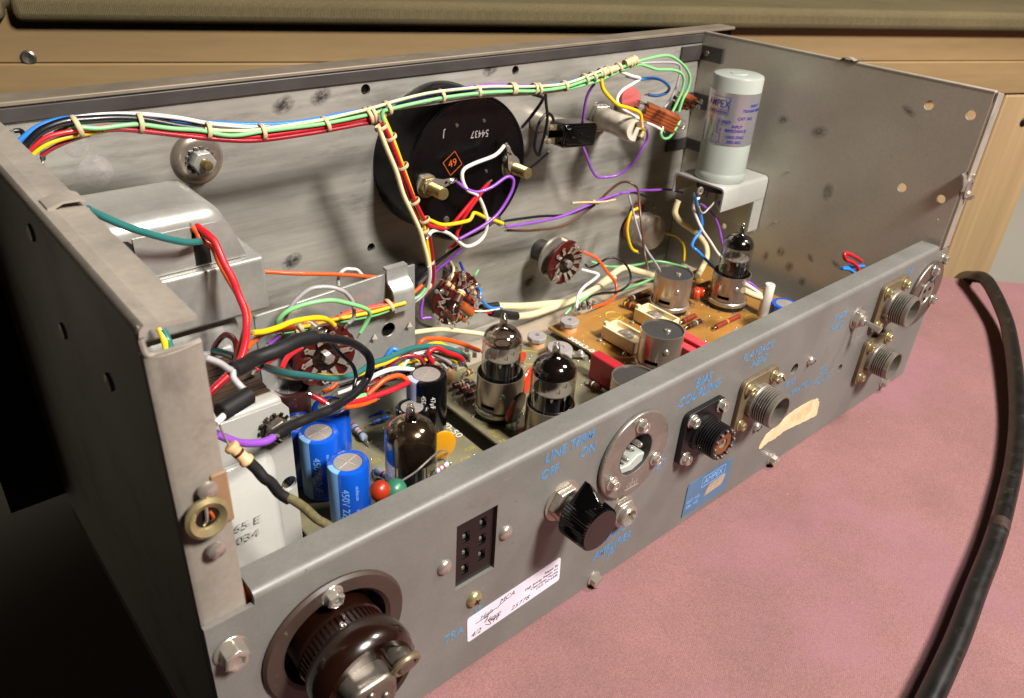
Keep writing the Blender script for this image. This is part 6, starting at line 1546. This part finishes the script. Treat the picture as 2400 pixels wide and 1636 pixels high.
for c_, pts_, lb, r_ in (('grey', [(905, 880), (930, 862), (958, 848), (985, 838), (1010, 838)], 'grey wire threading low through the middle of the bundle', .9),
        ('yellow', [(925, 868), (948, 852), (975, 846), (1000, 846), (1012, 856)], 'yellow wire end bending down behind the tall black capacitor', .9),
        ('brown', [(1000, 850), (1022, 842), (1044, 848), (1060, 862)], 'brown wire end at the lugs of the middle board', .8),
        ('white', [(945, 858), (962, 838), (985, 828), (1010, 834), (1034, 848), (1046, 862)], 'white wire end curving to the lugs of the middle board', .8),
        ('blue', [(850, 935), (858, 920), (872, 905), (888, 893)], 'blue wire end rising from the left board lugs', .9),
        ('green', [(905, 892), (935, 876), (955, 868), (980, 866)], 'light green wire lying under the white wire', .9),
        ('grey', [(1040, 826), (1062, 832), (1082, 846), (1092, 858)], 'grey wire end right of the bright red loop', .8),
        ('orange', [(816, 930), (842, 920), (868, 915), (900, 905)], 'dull orange wire at the back edge of the left board', .9)):
    wire(c_, ramp(pts_, 106, 110), lb, r_, G4)
# sleeved leads near the corner
wire('black_rubber', ramp([(546, 868), (575, 855), (601, 841), (652, 818), (700, 800), (737, 791)], 44, 52, 60), 'fat black shrink sleeve on the looped black lead', 2.4, 'black sleeved leads by the choke', name='shrink_sleeve', cat='sleeve', n=14)
wire('black', ramp([(735, 792), (780, 793), (820, 802), (850, 820), (866, 842), (868, 866), (860, 890), (840, 918), (805, 944), (765, 966)], 60, 72, 72, 60), 'shiny black lead looping from the fat sleeve over the blue capacitor', 1.6, 'black sleeved leads by the choke', n=12)
wire('black', ramp([(775, 800), (795, 825), (825, 855), (836, 880), (834, 900), (828, 925)], 74, 78, 74), 'thin black wire inside the black loop', .8, 'black sleeved leads by the choke')
wire('black_rubber', ramp([(770, 962), (745, 972), (723, 981), (690, 996), (661, 1009), (637, 1026)], 60, 54, 46), 'second black shrink sleeve lying over the blue capacitors', 1.7, 'black sleeved leads by the choke', name='shrink_sleeve', cat='sleeve', n=12)
wire('purple', ramp([(505, 1016), (540, 1029), (570, 1038), (600, 1040), (622, 1034), (640, 1025)], 40, 45), 'purple lead coming out of the second black sleeve', 1.3, 'black sleeved leads by the choke')
wire('grey', ramp([(480, 838), (513, 851), (537, 864), (552, 868)], 42, 45), 'grey lead entering the fat black sleeve from the left', 1.0, 'black sleeved leads by the choke')
wire('grey', ramp([(548, 868), (548, 884), (556, 900), (572, 914), (584, 928)], 44, 38), 'grey lead from the fat sleeve to the black diode', 1.0, 'black sleeved leads by the choke')
A_ = on(584, 926, y=38); B_ = on(516, 968, y=33); d_ = B_ - A_
t = thing('diode', 'black barrel diode with a white end lead near the left wall', 'diode', T(*A_) @ d_.to_track_quat('Z', 'Y').to_matrix().to_4x4())
MB().lathe([(2.1, 0), (2.7, .5), (2.7, d_.length - .4), (2.3, d_.length), (.1, d_.length)], 22).build('body', 'black_rubber', t)
MB().cyl((1, -.6, d_.length - .2), (1.6, -1, d_.length + 3.6), .95, n=10).build('end_lead', 'white_ceramic', t)
t_ = resistor('peach dogbone resistor hanging from a bare lead over the choke', (537, 1042), (584, 1085), 0, 2.0, 'resistor_tan', Bd((.45, 'brown'),), True, 0, 0, (32, 29), group=None)
wire('nickel', ramp([(511, 978), (520, 1004), (530, 1026), (538, 1044)], 33, 32), 'bare lead between the black diode and the peach resistor', .35, 'black sleeved leads by the choke')
o1 = wire('black_rubber', ramp([(582, 1082), (600, 1100), (620, 1117), (636, 1134), (655, 1155), (678, 1171)], 29, 27, 25), 'black shrink sleeve below the peach resistor', 1.7, 'black sleeved leads by the choke', name='shrink_sleeve', cat='sleeve', n=12)
wire('braid', ramp([(674, 1166), (690, 1176), (717, 1195), (744, 1214), (772, 1236), (800, 1262)], 25, 21, 16), 'olive braided sleeve going down behind the rear panel', 1.45, 'black sleeved leads by the choke', name='braided_sleeve', cat='sleeve', n=12)
# stub with a green blob in the top left corner
wire('teal', [(100, 372, 170), (103, 362, 172), (102, 352, 174)], 'teal wire stub with a solder tip in the upper left corner', 1.0, G2)
wire('black', [(33, 307, 178), (48, 306, 178), (53, 316, 176), (56, 328, 172)], 'bent black wire end behind the harness at the upper left', .9, G2)
